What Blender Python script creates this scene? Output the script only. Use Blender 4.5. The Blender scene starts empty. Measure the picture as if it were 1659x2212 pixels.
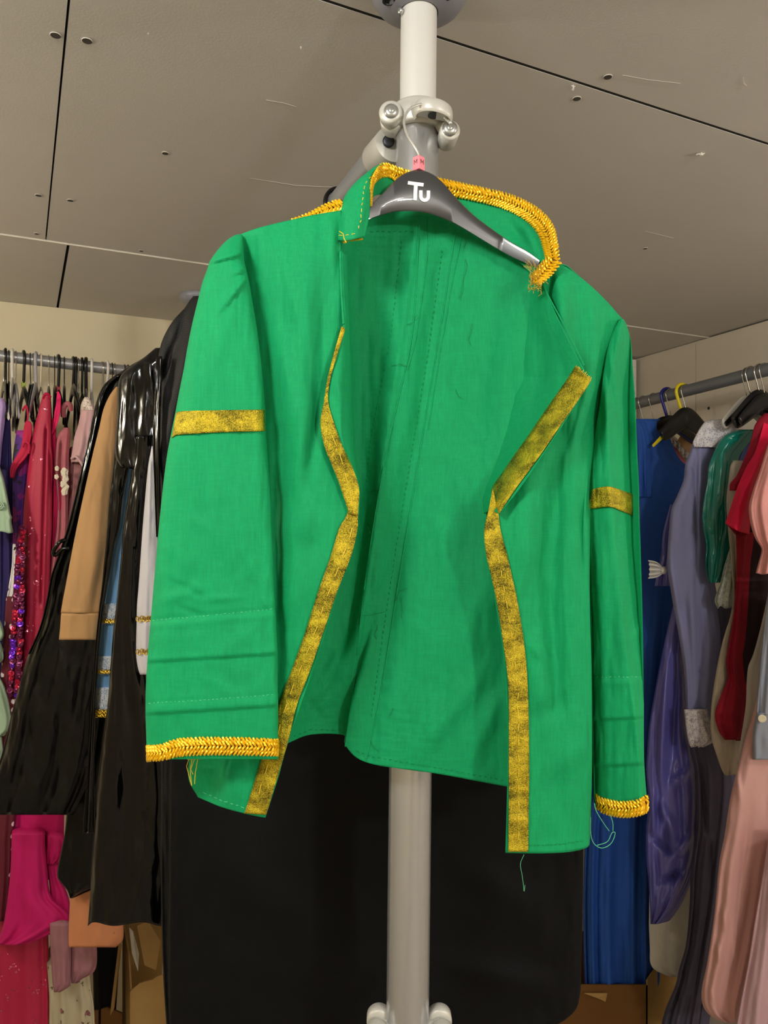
import bpy, math, random
from mathutils import Vector, noise, Matrix
random.seed(7)
F = 1600.0          # focal length in pixels of the 1659 x 2212 frame
ZC = 1.95          # camera height
CX, CY = 829.5, 1106.0
PI = math.pi
col = bpy.context.scene.collection

def P(px, py, D):   # a point seen at (px, py) standing D metres in front of the lens
    return Vector(((px-CX)/F*D, D, ZC+(CY-py)/F*D))

# ------------------------------------------------------------------ scene objects
WL = {}
def put(o, parent=None):
    col.objects.link(o)
    if parent is not None: o.parent = parent
    return o
def tag(o, label=None, cat=None, group=None, kind=None):
    if label: o['label'] = label
    if cat: o['category'] = cat
    if group: o['group'] = group
    if kind: o['kind'] = kind
    return o
def thing(name, label, cat, base, group=None):
    o = bpy.data.objects.new(name, None); o.empty_display_size = .05
    put(o); o.location = base; WL[o] = Vector(base)
    return tag(o, label, cat, group)
def mk(name, geo, mat, parent=None, smooth=True, thick=0, base=None, sub=0, bevel=0, offset=0):
    verts, faces = geo
    if parent is not None: org = WL[parent]
    else:
        if base is None:
            xs = [v[0] for v in verts]; ys = [v[1] for v in verts]; zs = [v[2] for v in verts]
            base = Vector(((min(xs)+max(xs))/2, (min(ys)+max(ys))/2, min(zs)))
        org = Vector(base)
    me = bpy.data.meshes.new(name)
    me.from_pydata([(v[0]-org[0], v[1]-org[1], v[2]-org[2]) for v in verts], [], faces)
    me.validate(); me.update()
    if smooth: me.polygons.foreach_set('use_smooth', [True]*len(me.polygons))
    o = bpy.data.objects.new(name, me); put(o, parent)
    if parent is None: o.location = org
    WL[o] = org
    if mat: me.materials.append(mat)
    if smooth and not thick: me.set_sharp_from_angle(angle=1.0)
    if bevel:
        m = o.modifiers.new('b', 'BEVEL'); m.width = bevel; m.segments = 3; m.limit_method = 'ANGLE'; m.angle_limit = .6
        if smooth:
            m2 = o.modifiers.new('w', 'WEIGHTED_NORMAL')
    if sub:
        m = o.modifiers.new('s', 'SUBSURF'); m.levels = sub; m.render_levels = sub
    if thick:
        m = o.modifiers.new('t', 'SOLIDIFY'); m.thickness = thick; m.offset = offset
    return o
def struct(name, geo, mat, **k):
    return tag(mk(name, geo, mat, smooth=k.pop('smooth', False), **k), kind='structure')

# ------------------------------------------------------------------ geometry helpers (all return (verts, faces))
def join(*gs):
    V, Fc = [], []
    for v, f in gs:
        n = len(V); V += list(v); Fc += [tuple(i+n for i in q) for q in f]
    return V, Fc
def cr(p0, p1, p2, p3, t):
    t2 = t*t; t3 = t2*t
    return tuple(.5*((2*b)+(-a+c)*t+(2*a-5*b+4*c-d)*t2+(-a+3*b-3*c+d)*t3) for a, b, c, d in zip(p0, p1, p2, p3))
def spl(pts, n, lin=False):   # n samples along control tuples, spaced by length in the first two coordinates
    m = len(pts)
    if m == 1: return [tuple(pts[0])]*n
    L = [0]
    for i in range(1, m):
        L.append(L[-1]+max(1e-6, math.dist(pts[i][:2], pts[i-1][:2])))
    out = []; k = 0
    for j in range(n):
        s = L[-1]*j/(n-1) if n > 1 else 0
        while k < m-2 and s > L[k+1]: k += 1
        t = (s-L[k])/(L[k+1]-L[k])
        if lin: out.append(tuple(a+(b-a)*t for a, b in zip(pts[k], pts[k+1])))
        else:
            a = pts[k-1] if k > 0 else tuple(2*x-y for x, y in zip(pts[0], pts[1]))
            d = pts[k+2] if k+2 < m else tuple(2*x-y for x, y in zip(pts[-1], pts[-2]))
            out.append(cr(a, pts[k], pts[k+1], d, t))
    return out
def splu(pts, n):             # uniform in index
    m = len(pts); out = []
    for j in range(n):
        s = (m-1)*j/(n-1); k = min(int(s), m-2); t = s-k
        a = pts[k-1] if k > 0 else tuple(2*x-y for x, y in zip(pts[0], pts[1]))
        d = pts[k+2] if k+2 < m else tuple(2*x-y for x, y in zip(pts[-1], pts[-2]))
        out.append(cr(a, pts[k], pts[k+1], d, t))
    return out
def grid_faces(nu, nv, closed=False):
    f = []
    for j in range(nv-1):
        for i in range(nu if closed else nu-1):
            i2 = (i+1) % nu
            f.append((j*nu+i, (j+1)*nu+i, (j+1)*nu+i2, j*nu+i2))
    return f
def at_y(rows, y):            # interpolate rows (y, a, b, ...) at y, Catmull-Rom in y
    n = len(rows); k = 0
    while k < n-2 and y > rows[k+1][0]: k += 1
    t = (y-rows[k][0])/max(1e-6, rows[k+1][0]-rows[k][0])
    t = min(1, max(0, t))
    a = rows[k-1] if k > 0 else rows[k]; d = rows[k+2] if k+2 < n else rows[k+1]
    # finite-difference tangents aware of spacing
    def tan(p, q, r):
        return [ (z-x)/max(1e-6, r[0]-p[0]) for x, z in zip(p, r)]
    b, c = rows[k], rows[k+1]; h = c[0]-b[0]
    m0 = tan(a, b, c); m1 = tan(b, c, d)
    t2 = t*t; t3 = t2*t
    return tuple((2*t3-3*t2+1)*p+(t3-2*t2+t)*h*u+(-2*t3+3*t2)*q+(t3-t2)*h*w for p, q, u, w in zip(b, c, m0, m1))
def surf(rows, nu, nv, disp=None):   # rows of control points (px, py, D) -> grid
    R = [spl(r, nu) for r in rows]
    C = [splu([r[i] for r in R], nv) for i in range(nu)]
    V = []
    for j in range(nv):
        for i in range(nu):
            x, y, D = C[i][j]
            if disp: D -= disp(x, y, i/(nu-1), j/(nv-1))
            V.append(P(x, y, D))
    return V, grid_faces(nu, nv)
def tube(pts, r, n=8, cap=True, r2=None, up=None):    # tube along world points; r float or list
    pts = [Vector(p) for p in pts]; m = len(pts); V = []; Fc = []
    prev = None
    for i, p in enumerate(pts):
        t = (pts[min(i+1, m-1)]-pts[max(i-1, 0)])
        t = t.normalized() if t.length > 1e-9 else Vector((0, 0, 1))
        if up is not None: a = Vector(up)
        elif prev is None: a = Vector((0, 0, 1)) if abs(t.z) < .9 else Vector((1, 0, 0))
        else: a = prev
        b = t.cross(a)
        if b.length < 1e-6: b = t.cross(Vector((.3, .8, .1)))
        b.normalize(); a = b.cross(t); prev = a
        ra = r[i] if isinstance(r, (list, tuple)) else r
        rb = ra if r2 is None else (r2[i] if isinstance(r2, (list, tuple)) else r2)
        for k in range(n):
            w = 2*PI*k/n
            V.append(p+a*(math.cos(w)*ra)+b*(math.sin(w)*rb))
    for i in range(m-1):
        for k in range(n):
            k2 = (k+1) % n
            Fc.append((i*n+k, i*n+k2, (i+1)*n+k2, (i+1)*n+k))
    if cap:
        Fc.append(tuple(range(n-1, -1, -1))); Fc.append(tuple(range((m-1)*n, m*n)))
    return V, Fc
def smooth_path(pts, n): return [Vector(p) for p in splu([tuple(p) for p in pts], n)]
def lathe(c, ax, prof, n=32):         # prof: (distance along ax, radius)
    ax = Vector(ax).normalized(); a = ax.orthogonal().normalized(); b = ax.cross(a); V = []; Fc = []
    for h, r in prof:
        for k in range(n):
            w = 2*PI*k/n; V.append(Vector(c)+ax*h+a*(math.cos(w)*r)+b*(math.sin(w)*r))
    for i in range(len(prof)-1):
        for k in range(n):
            k2 = (k+1) % n; Fc.append((i*n+k, i*n+k2, (i+1)*n+k2, (i+1)*n+k))
    Fc.append(tuple(range(n-1, -1, -1))); Fc.append(tuple(range((len(prof)-1)*n, len(prof)*n)))
    return V, Fc
def box(c, sx, sy, sz, ex=(1, 0, 0), ey=(0, 1, 0), ez=(0, 0, 1)):
    c, ex, ey, ez = Vector(c), Vector(ex), Vector(ey), Vector(ez)
    V = [c+ex*(sx/2*a)+ey*(sy/2*b)+ez*(sz/2*d) for d in (-1, 1) for b in (-1, 1) for a in (-1, 1)]
    return V, [(0, 2, 3, 1), (4, 5, 7, 6), (0, 1, 5, 4), (2, 6, 7, 3), (0, 4, 6, 2), (1, 3, 7, 5)]
def prism(pts, vec):                  # extrude a polygon of world points along vec
    n = len(pts); vec = Vector(vec); pts = [Vector(p) for p in pts]
    V = pts+[p+vec for p in pts]
    return V, [tuple(range(n)), tuple(range(2*n-1, n-1, -1))]+[(i, i+n, (i+1) % n+n, (i+1) % n) for i in range(n)]
def nz(x, y, z=0.0): return noise.noise(Vector((x, y, z)))

# ------------------------------------------------------------------ creases for cloth: returns depth towards the viewer in metres
def crease(px, py, segs):
    t = 0
    for kind, x0, y0, x1, y1, w, amp in segs:
        dx, dy = x1-x0, y1-y0; L2 = dx*dx+dy*dy
        u = ((px-x0)*dx+(py-y0)*dy)/L2
        uc = min(1, max(0, u)); L = math.sqrt(L2)
        s = ((px-x0)*dy-(py-y0)*dx)/L          # signed distance
        e = (u-uc)*L                            # beyond the ends
        k = math.exp(-(e/(w*1.5))**2)
        taper = 1.0
        if kind == 'r': t += amp*math.exp(-(s/w)**2)*k
        elif kind == 't': taper = math.sin(PI*(.06+.88*uc)); t += amp*math.exp(-(s/w)**2)*k*taper
        elif kind == 's': t += (amp*math.exp(-s/w) if s > 0 else (amp*(1+s/5) if s > -5 else 0))*k
    return t
def wrinkle(px, py, seed=0, sx=60, sy=160, amp=.0018):
    return amp*(nz(px/sx, py/sy, seed)+.5*nz(px/sx*2.3, py/sy*2.1, seed+9)+.25*nz(px/sx*5, py/sy*4.5, seed+19))

# closed drape: rows (y, xl, xr[, D]); front face bulges to the viewer, back goes along dirv by ab metres
def drape(rows, D, af=.03, ab=.05, dirv=(0, 1, 0), nu=56, step=9, folds=(), seed=0, wob=.0, disp=None, cap=True, sq=1.0, hem=0):
    rows = [r if len(r) > 3 else (r[0], r[1], r[2], D) for r in rows]
    y0, y1 = rows[0][0], rows[-1][0]
    nv = max(6, int((y1-y0)/step)+1); V = []; dv = Vector(dirv)
    for j in range(nv):
        t = j/(nv-1); y = y0+(y1-y0)*t
        _, xl, xr, d = at_y(rows, y)
        xc, hw = (xl+xr)/2, (xr-xl)/2
        for i in range(nu):
            w = 2*PI*i/nu; c, s = math.cos(w), math.sin(w)
            cc = math.copysign(abs(c)**sq, c); ss = math.copysign(abs(s)**sq, s)
            fo = 0
            for (k, amp, ph, tw, p) in folds:
                fo += amp*(t**p)*math.sin(k*w+ph+tw*nz(t*2.2, seed, k))
            x = xc+cc*hw; yy = y
            if wob: x += wob*hw*nz(w*1.3, y/70, seed)
            if hem and t > .75: yy += hem*math.sin(w*5+seed)*((t-.75)*4)**2
            if s < 0:
                dd = d+ss*af*max(.15, min(1, hw/25))
                dd -= fo*(-s)**.5+ (disp(x, y) if disp else 0)
                V.append(P(x, yy, dd))
            else:
                q = P(x, yy, d)+dv*(ss*ab+fo*s)
                V.append(q)
    fc = grid_faces(nu, nv, True)
    if cap:
        fc.append(tuple(range(nu)))
    return V, fc
# ------------------------------------------------------------------ materials
def lin(c):
    if isinstance(c, str):
        c = tuple(int(c[i:i+2], 16)/255 for i in (0, 2, 4))
    return tuple((x/12.92 if x <= .04045 else ((x+.055)/1.055)**2.4) for x in c)+(1,)
def new_mat(name):
    m = bpy.data.materials.new(name); m.use_nodes = True
    nt = m.node_tree; b = nt.nodes['Principled BSDF']
    return m, nt, b
def N(nt, t, **k):
    n = nt.nodes.new(t)
    for a, v in k.items(): setattr(n, a, v)
    return n
def coords(nt, scale=(1, 1, 1)):
    tc = N(nt, 'ShaderNodeTexCoord'); mp = N(nt, 'ShaderNodeMapping'); mp.inputs['Scale'].default_value = scale
    nt.links.new(tc.outputs['Object'], mp.inputs['Vector']); return mp.outputs['Vector']
def bump(nt, b, h, strength, dist, prev=None):
    bp = N(nt, 'ShaderNodeBump'); bp.inputs['Strength'].default_value = strength; bp.inputs['Distance'].default_value = dist
    nt.links.new(h, bp.inputs['Height'])
    if prev: nt.links.new(prev, bp.inputs['Normal'])
    nt.links.new(bp.outputs['Normal'], b.inputs['Normal']); return bp.outputs['Normal']
def noise_tex(nt, vec, scale, detail=3, rough=.55):
    n = N(nt, 'ShaderNodeTexNoise'); n.inputs['Scale'].default_value = scale; n.inputs['Detail'].default_value = detail; n.inputs['Roughness'].default_value = rough
    nt.links.new(vec, n.inputs['Vector']); return n.outputs['Fac']
def ramp(nt, fac, stops, const=False):
    r = N(nt, 'ShaderNodeValToRGB'); e = r.color_ramp.elements
    if const: r.color_ramp.interpolation = 'CONSTANT'
    while len(e) < len(stops): e.new(.5)
    for q, (p, c) in zip(e, stops): q.position = p; q.color = c
    nt.links.new(fac, r.inputs['Fac']); return r.outputs['Color']
def scl(c, k): return (c[0]*k, c[1]*k, c[2]*k, 1)

def cloth(name, c, rough=.8, var=.12, weave=900, wb=.25, wrink=(30, 30, 12), wk=.25, sheen=.15, spec=.25):
    m, nt, b = new_mat(name); c = lin(c)
    v = coords(nt); v2 = coords(nt, wrink)
    n = noise_tex(nt, v2, 1, 4)
    nt.links.new(ramp(nt, n, [(.3, scl(c, 1-var)), (.7, scl(c, 1+var))]), b.inputs['Base Color'])
    b.inputs['Roughness'].default_value = rough; b.inputs['Specular IOR Level'].default_value = spec
    b.inputs['Sheen Weight'].default_value = sheen; b.inputs['Sheen Roughness'].default_value = .5
    b.inputs['Sheen Tint'].default_value = c
    p = bump(nt, b, n, wk, .006)
    bump(nt, b, noise_tex(nt, v, weave, 1), wb, .0006, p)
    return m
def satin(name, c, rough=.3, spec=.6, wrink=(18, 18, 5), wk=.5, metal=.0):
    m, nt, b = new_mat(name); c = lin(c)
    v2 = coords(nt, wrink); n = noise_tex(nt, v2, 1, 3)
    b.inputs['Base Color'].default_value = c; b.inputs['Roughness'].default_value = rough
    b.inputs['Specular IOR Level'].default_value = spec; b.inputs['Metallic'].default_value = metal
    b.inputs['Specular Tint'].default_value = scl(c, 1.0) if metal else (1, 1, 1, 1)
    b.inputs['Sheen Weight'].default_value = .3; b.inputs['Sheen Tint'].default_value = c
    bump(nt, b, n, wk, .012); return m
def solid(name, c, rough=.4, metal=0, spec=.5, bumpy=0, bs=300, bd=.001, coat=0):
    m, nt, b = new_mat(name); b.inputs['Base Color'].default_value = lin(c); b.inputs['Roughness'].default_value = rough
    b.inputs['Metallic'].default_value = metal; b.inputs['Specular IOR Level'].default_value = spec
    b.inputs['Coat Weight'].default_value = coat; b.inputs['Coat Roughness'].default_value = .05
    if bumpy: bump(nt, b, noise_tex(nt, coords(nt), bs, 3), bumpy, bd)
    return m
def vinyl(name, c='08080a', rough=.16, wrink=(34, 34, 9), wk=.55, spec=.7, fine=120):
    m, nt, b = new_mat(name); b.inputs['Base Color'].default_value = lin(c); b.inputs['Roughness'].default_value = rough
    b.inputs['Specular IOR Level'].default_value = spec
    p = bump(nt, b, noise_tex(nt, coords(nt, wrink), 1, 2, .45), wk, .02)
    bump(nt, b, noise_tex(nt, coords(nt, (1, 1, .4)), fine, 2), .12, .002, p)
    return m
def glitter(name, c, hot, cell=420, frac=.08, metal=.2, rough=.6, power=1):
    m, nt, b = new_mat(name); v = coords(nt)
    vo = N(nt, 'ShaderNodeTexVoronoi'); vo.inputs['Scale'].default_value = cell; nt.links.new(v, vo.inputs['Vector'])
    sp = N(nt, 'ShaderNodeSeparateColor'); nt.links.new(vo.outputs['Color'], sp.inputs['Color'])
    clump = noise_tex(nt, v, 18, 2)
    mt = N(nt, 'ShaderNodeMath', operation='MULTIPLY'); nt.links.new(sp.outputs['Red'], mt.inputs[0])
    rm = ramp(nt, clump, [(.42, (.55, .55, .55, 1)), (.62, (1, 1, 1, 1))]); nt.links.new(rm, mt.inputs[1])
    gt = N(nt, 'ShaderNodeMath', operation='GREATER_THAN'); gt.inputs[1].default_value = 1-frac; nt.links.new(mt.outputs[0], gt.inputs[0])
    mx = N(nt, 'ShaderNodeMix', data_type='RGBA'); nt.links.new(gt.outputs[0], mx.inputs['Factor'])
    mx.inputs['A'].default_value = lin(c); mx.inputs['B'].default_value = lin(hot)
    nt.links.new(mx.outputs['Result'], b.inputs['Base Color'])
    nt.links.new(gt.outputs[0], b.inputs['Metallic'])
    rr = N(nt, 'ShaderNodeMapRange'); rr.inputs['To Min'].default_value = rough; rr.inputs['To Max'].default_value = .3; nt.links.new(gt.outputs[0], rr.inputs['Value']); nt.links.new(rr.outputs['Result'], b.inputs['Roughness'])
    # each flake has its own tilt
    nm = N(nt, 'ShaderNodeVectorMath', operation='SUBTRACT'); nt.links.new(vo.outputs['Color'], nm.inputs[0]); nm.inputs[1].default_value = (.5, .5, .5)
    sc = N(nt, 'ShaderNodeVectorMath', operation='SCALE'); nt.links.new(nm.outputs[0], sc.inputs[0])
    fs = N(nt, 'ShaderNodeMath', operation='MULTIPLY'); fs.inputs[1].default_value = 1.1; nt.links.new(gt.outputs[0], fs.inputs[0]); nt.links.new(fs.outputs[0], sc.inputs['Scale'])
    ge = N(nt, 'ShaderNodeNewGeometry'); ad = N(nt, 'ShaderNodeVectorMath', operation='ADD'); nt.links.new(ge.outputs['Normal'], ad.inputs[0]); nt.links.new(sc.outputs[0], ad.inputs[1])
    no = N(nt, 'ShaderNodeVectorMath', operation='NORMALIZE'); nt.links.new(ad.outputs[0], no.inputs[0]); nt.links.new(no.outputs[0], b.inputs['Normal'])
    return m
def spots(name, base, dots, scale=25, thr=.3, rough=.8, detail=False):
    m, nt, b = new_mat(name); v = coords(nt)
    vo = N(nt, 'ShaderNodeTexVoronoi'); vo.inputs['Scale'].default_value = scale; vo.inputs['Randomness'].default_value = 1 if detail else .35; nt.links.new(v, vo.inputs['Vector'])
    if detail:
        d2 = N(nt, 'ShaderNodeMath', operation='ADD'); nt.links.new(vo.outputs['Distance'], d2.inputs[0])
        q = N(nt, 'ShaderNodeMath', operation='MULTIPLY_ADD'); q.inputs[1].default_value = .8; q.inputs[2].default_value = -.4
        nt.links.new(noise_tex(nt, v, scale*3, 3), q.inputs[0]); nt.links.new(q.outputs[0], d2.inputs[1]); f = d2.outputs[0]
    else: f = vo.outputs['Distance']
    nt.links.new(ramp(nt, f, [(0, lin(dots[0])), (thr*.5, lin(dots[-1])), (thr, lin(base))], True), b.inputs['Base Color'])
    b.inputs['Roughness'].default_value = rough; return m
def lace(name, c, back, scale=260):
    m, nt, b = new_mat(name); v = coords(nt)
    n1 = noise_tex(nt, v, scale*.35, 2)
    vo = N(nt, 'ShaderNodeTexVoronoi', feature='DISTANCE_TO_EDGE'); vo.inputs['Scale'].default_value = scale; nt.links.new(v, vo.inputs['Vector'])
    mm = N(nt, 'ShaderNodeMath', operation='SUBTRACT'); nt.links.new(vo.outputs['Distance'], mm.inputs[0])
    q = N(nt, 'ShaderNodeMath', operation='MULTIPLY_ADD'); q.inputs[1].default_value = .7; q.inputs[2].default_value = -.3; nt.links.new(n1, q.inputs[0]); nt.links.new(q.outputs[0], mm.inputs[1])
    nt.links.new(ramp(nt, mm.outputs[0], [(.04, lin(c)), (.22, lin(back))]), b.inputs['Base Color'])
    b.inputs['Roughness'].default_value = .8
    bump(nt, b, mm.outputs[0], -.5, .001); return m
def lurex(name, c1, c2, seed=0):         # woven gold ribbon, its sparkle and dark gloss patches put into the colour
    m, nt, b = new_mat(name); v = coords(nt)
    fine = noise_tex(nt, v, 750, 2, .8); mid = noise_tex(nt, coords(nt, (1, 1, 1.6)), 42, 3)
    mixf = N(nt, 'ShaderNodeMath', operation='MULTIPLY_ADD'); mixf.inputs[1].default_value = .62; nt.links.new(fine, mixf.inputs[0])
    q = N(nt, 'ShaderNodeMath', operation='MULTIPLY'); q.inputs[1].default_value = .5; nt.links.new(mid, q.inputs[0]); nt.links.new(q.outputs[0], mixf.inputs[2])
    nt.links.new(ramp(nt, mixf.outputs[0], [(.43, lin(c1)), (.70, lin(c2))]), b.inputs['Base Color'])
    b.inputs['Metallic'].default_value = .75; b.inputs['Roughness'].default_value = .42
    p = bump(nt, b, mid, .5, .006)
    bump(nt, b, fine, .8, .0016, p); return m

def slub(m):     # fine uneven threads running down and across the cloth
    nt = m.node_tree; b = nt.nodes['Principled BSDF']; src = b.inputs['Base Color'].links[0].from_socket
    for sc_, k in (((800, 800, 40), .085), ((50, 50, 800), .05)):
        n = noise_tex(nt, coords(nt, sc_), 1, 2, .6)
        mr = N(nt, 'ShaderNodeMapRange'); mr.inputs['From Min'].default_value = .3; mr.inputs['From Max'].default_value = .7; mr.inputs['To Min'].default_value = 1-k; mr.inputs['To Max'].default_value = 1+k
        nt.links.new(n, mr.inputs['Value'])
        v = N(nt, 'ShaderNodeVectorMath', operation='SCALE'); nt.links.new(src, v.inputs[0]); nt.links.new(mr.outputs['Result'], v.inputs['Scale']); src = v.outputs[0]
    nt.links.new(src, b.inputs['Base Color']); return m
M = {}
M['green'] = slub(cloth('green cotton', '07955a', .75, .05, 1400, .2, (26, 26, 9), .22, .1, .25))
M['green_dark'] = cloth('green seam thread', '0e8850', .85, .1)
M['thread_green'] = solid('loose green thread', '0c7a48', .8)
M['thread_pale'] = solid('pale thread', '5cc08c', .7)
M['thread_gold'] = solid('gold thread', 'e0c030', .5)
M['thread_fuzz'] = solid('frayed gold fibres', 'b8952c', .6)
M['braid'] = solid('gold braid cord', 'f4c21a', .32, .45, .6, .2, 900)
M['braid_base'] = solid('gold braid backing', '6a4804', .6, .3)
M['ribbon'] = lurex('gold lurex ribbon', '4e4a10', 'e6cc34')
M['hanger_black'] = solid('satin black plastic', '2b2c2f', .4, 0, 1.0, .1, 60, .0006, .35)
M['white_print'] = solid('white print', 'f2f2f2', .6)
M['black_print'] = solid('black print', '2a1a1c', .6)
M['pink_tag'] = solid('pink size cube plastic', 'f08a98', .4)
M['chrome'] = solid('chrome wire', 'd6d5d0', .28, .6)
M['pole'] = solid('grey painted pole', 'd2d1cc', .4, .05, .5)
M['pole_metal'] = solid('satin silver pole', 'c0c1c3', .26, .75, .5, .04, 200)
M['cast'] = solid('cast grey clamp', 'c6c4bc', .4, .2, .5, .1, 250)
M['bolt'] = solid('zinc bolt', 'b8bab8', .3, .8)
M['dark_metal'] = solid('dark screw', '33353a', .4, .6)
M['rail'] = solid('grey rail', '8e9094', .38, .4)
M['rail_far'] = solid('silver rail', '9c9da0', .35, .5)
M['rail_right'] = solid('dull grey rail', '777b80', .45, .35)
M['flange'] = solid('grey plastic flange', '83848c', .4)
# ------------------------------------------------------------------ room
def wallmat(name, c, var=.06, sc=3, bs=180, bk=.12):
    m, nt, b = new_mat(name); c = lin(c); v = coords(nt)
    nt.links.new(ramp(nt, noise_tex(nt, v, sc, 4), [(.3, scl(c, 1-var)), (.7, scl(c, 1+var))]), b.inputs['Base Color'])
    b.inputs['Roughness'].default_value = .85; b.inputs['Specular IOR Level'].default_value = .2
    bump(nt, b, noise_tex(nt, v, bs, 3), bk, .002); return m
M['ceil'] = wallmat('plasterboard ceiling', 'cac6c0', .03, 2, 260, .12)
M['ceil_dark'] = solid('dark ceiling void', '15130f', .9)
M['cream'] = wallmat('cream wall', 'd3c8ac', .03)
M['wallr'] = wallmat('beige wall boards', 'cfc5b4', .03)
M['white_trim'] = solid('white painted trim', 'cfc9bb', .6)
M['floor'] = wallmat('grey brown floor', 'a0968a', .1, 6, 90, .3)
M['hole'] = solid('screw recess', '4d4a46', .7, .3)
M['hole_rim'] = solid('bright paper rim', 'd8d3c8', .8)
HC = .71; ZT = ZC+HC
A26 = math.radians(26); E1 = Vector((math.cos(A26), math.sin(A26), 0)); E2 = Vector((-math.sin(A26), math.cos(A26), 0))
def ce(a, b, z): v = E1*a+E2*b; return Vector((v.x, v.y, z))
def panel(q, z=ZT, t=.012):
    return prism([ce(a, b, z) for a, b in q], (0, 0, t))
L1a, L1b = .963, 2.122
pan = join(
    panel([(-4, -3.2), (5, -3.2), (5, L1a-.009), (.02, L1a-.006), (-.7, L1a-.0035), (-4, L1a-.0025)]),
    panel([(-4, L1a), (.0565, L1a), (.0525, L1b), (-4, L1b)]),
    panel([(.0600, L1a), (5, L1a+.0012), (5, L1b), (.0560, L1b)], ZT),
    panel([(-4, L1b+.002), (.105, L1b+.002), (.1025, 5), (-4, 5)], ZT-.003),
    panel([(.1125, L1b+.002), (5, L1b+.002), (5, 5), (.1125, 5)], ZT-.004))
ceil = struct('ceiling', pan, M['ceil'])
mk('ceiling_void', box((0, 1.5, ZT+.04), 11, 11, .05), M['ceil_dark'], ceil, smooth=False)
jg = mk('joint_shade', prism([ce(.02, L1a-.0078, ZT+.0008), ce(2.5, L1a-.0085, ZT+.0008), ce(2.5, L1a+.0015, ZT+.0008), ce(.02, L1a+.0005, ZT+.0008)], (0, 0, .004)), M['ceil_dark'], ceil, smooth=False)  # dark strip standing in for the shadow inside the board joint
# white-edged seam between two boards
mk('seam_strip', prism([ce(-1.3, L1b+.0005, ZT-.0045), ce(5, L1b+.0005, ZT-.0045), ce(5, L1b+.0075, ZT-.0045), ce(-1.3, L1b+.0045, ZT-.0045)], (0, 0, .004)), M['white_trim'], ceil, smooth=False)
def on_ceil(px, py, z=None):
    D = HC*F/(CY-py); v = P(px, py, D); return v
for px, py, r in [(120, 75, .0065), (188, 87, .0065), (357, 330, .0055), (83, 421, .006), (152, 432, .006), (79, 504, .005), (305, 541, .005), (297, 563, .004), (148, 606, .005), (92, 531, .003), (1313, 165, .006), (1246, 212, .006), (1394, 536, .005)]:
    c = on_ceil(px, py); c.z = ZT-.0016
    mk('screw', lathe(c, (0, 0, 1), [(0, r*1.1), (.0008, r*1.12), (.0009, r*.8), (.0003, r*.74), (.0002, r*.2)], 20), M['hole'], ceil)
    mk('screw_rim', tube([c+Vector((math.cos(a)*r*1.15, math.sin(a)*r*1.15, .0006)) for a in [PI*(.95+i*.11) for i in range(11)]], .0007, 6), M['hole_rim'], ceil)
for px, py, s in [(1238, 184, .007), (1515, 329, .008), (650, 100, .003), (320, 70, .002)]:
    c = on_ceil(px, py); c.z = ZT-.001
    if px > 1500:
        pts = [c+Vector((math.cos(a)*s, math.sin(a)*s*.6, -.004*i/4)) for i, a in enumerate([.3, 1.1, 2, 3, 4])]
        g = join(tube(pts, [.001, .0018, .002, .0022, .0015], 8), lathe(c+Vector((0, 0, -.006)), (0, 0, 1), [(0, .003), (.002, .004), (.006, .002)], 12))
    else:
        g = join(tube([c+Vector((0, 0, .001)), c+Vector((s*.1, 0, -s*.5)), c+Vector((-s*.1, -s*.2, -s))], [s*.14, s*.2, s*.3], 8), tube([c+Vector((-s*.4, 0, 0)), c+Vector((s*.5, 0, -s*.2))], s*.12, 6))
    mk('torn_paper', g, M['hole_rim'], ceil)
for pts in [[(575, 215), (590, 218), (610, 221), (640, 230)], [(1393, 498), (1418, 504), (1455, 513)], [(1345, 160), (1400, 170), (1470, 178)], [(1605, 166), (1607, 178), (1613, 183)], [(540, 384), (640, 400), (730, 404)]]:
    q = [on_ceil(*p) for p in pts]
    for v in q: v.z = ZT-.0006-(.001 if q[0].x > -.05 else 0)
    mk('scratch', tube(q, .00035, 5), M['hole_rim'], ceil)
# walls
W0 = Vector((-1.287, 2.48, 0)); WD = Vector((.896, .445, 0)).normalized(); WN = Vector((-WD.y, WD.x, 0))
R0 = Vector((1.168, 3.38, 0)); RD = Vector((.342, -.94, 0)).normalized(); RN = Vector((-RD.y, RD.x, 0)); RN = RN if RN.x > 0 else -RN
def wall(p, d, n, s0, s1, z0, z1, t=.06):
    a = p+d*s0; b = p+d*s1
    return prism([Vector((a.x, a.y, z0)), Vector((b.x, b.y, z0)), Vector((b.x, b.y, z1)), Vector((a.x, a.y, z1))], n*t)
# where the two walls meet
den = WD.x*RD.y-WD.y*RD.x; dv = R0-W0; sI = (dv.x*RD.y-dv.y*RD.x)/den; Ic = W0+WD*sI
struct('wall_back', wall(W0, WD, WN, -2.0, sI+.3, 0, ZT-.004), M['cream'])
sR = (Ic-R0).dot(RD)
s_seam = .345
wr = struct('wall_right', join(wall(R0, RD, RN, sR, s_seam-.0018, 0, ZT-.016), wall(R0, RD, RN, s_seam+.0018, 7.4, 0, ZT-.016), wall(R0+RN*.004, RD, RN, sR, 7.3, 0, ZT-.006)), M['wallr'])
for px, py in [(1531, 882), (1372, 826)]:
    if px > 1500:
        # the ray through the pixel onto the wall plane
        d = P(px, py, 1)-Vector((0, 0, ZC)); t = (R0-Vector((0, 0, 0))).dot(RN)/d.dot(RN); c = Vector((0, 0, ZC))+d*t
        mk('screw', lathe(c-RN*.0015, RN, [(0, .003), (.0005, .006), (.002, .006)], 16), M['dark_metal'], wr)
lp = W0+WD*-1.15
struct('wall_left', wall(lp, -WN, -WD, 0, 6.0, 0, ZT-.004), M['cream'])
fp = lp-WN*5.9
struct('wall_front', wall(fp, WD, -WN, -.2, 6.5, 0, ZT-.004), M['cream'])
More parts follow.
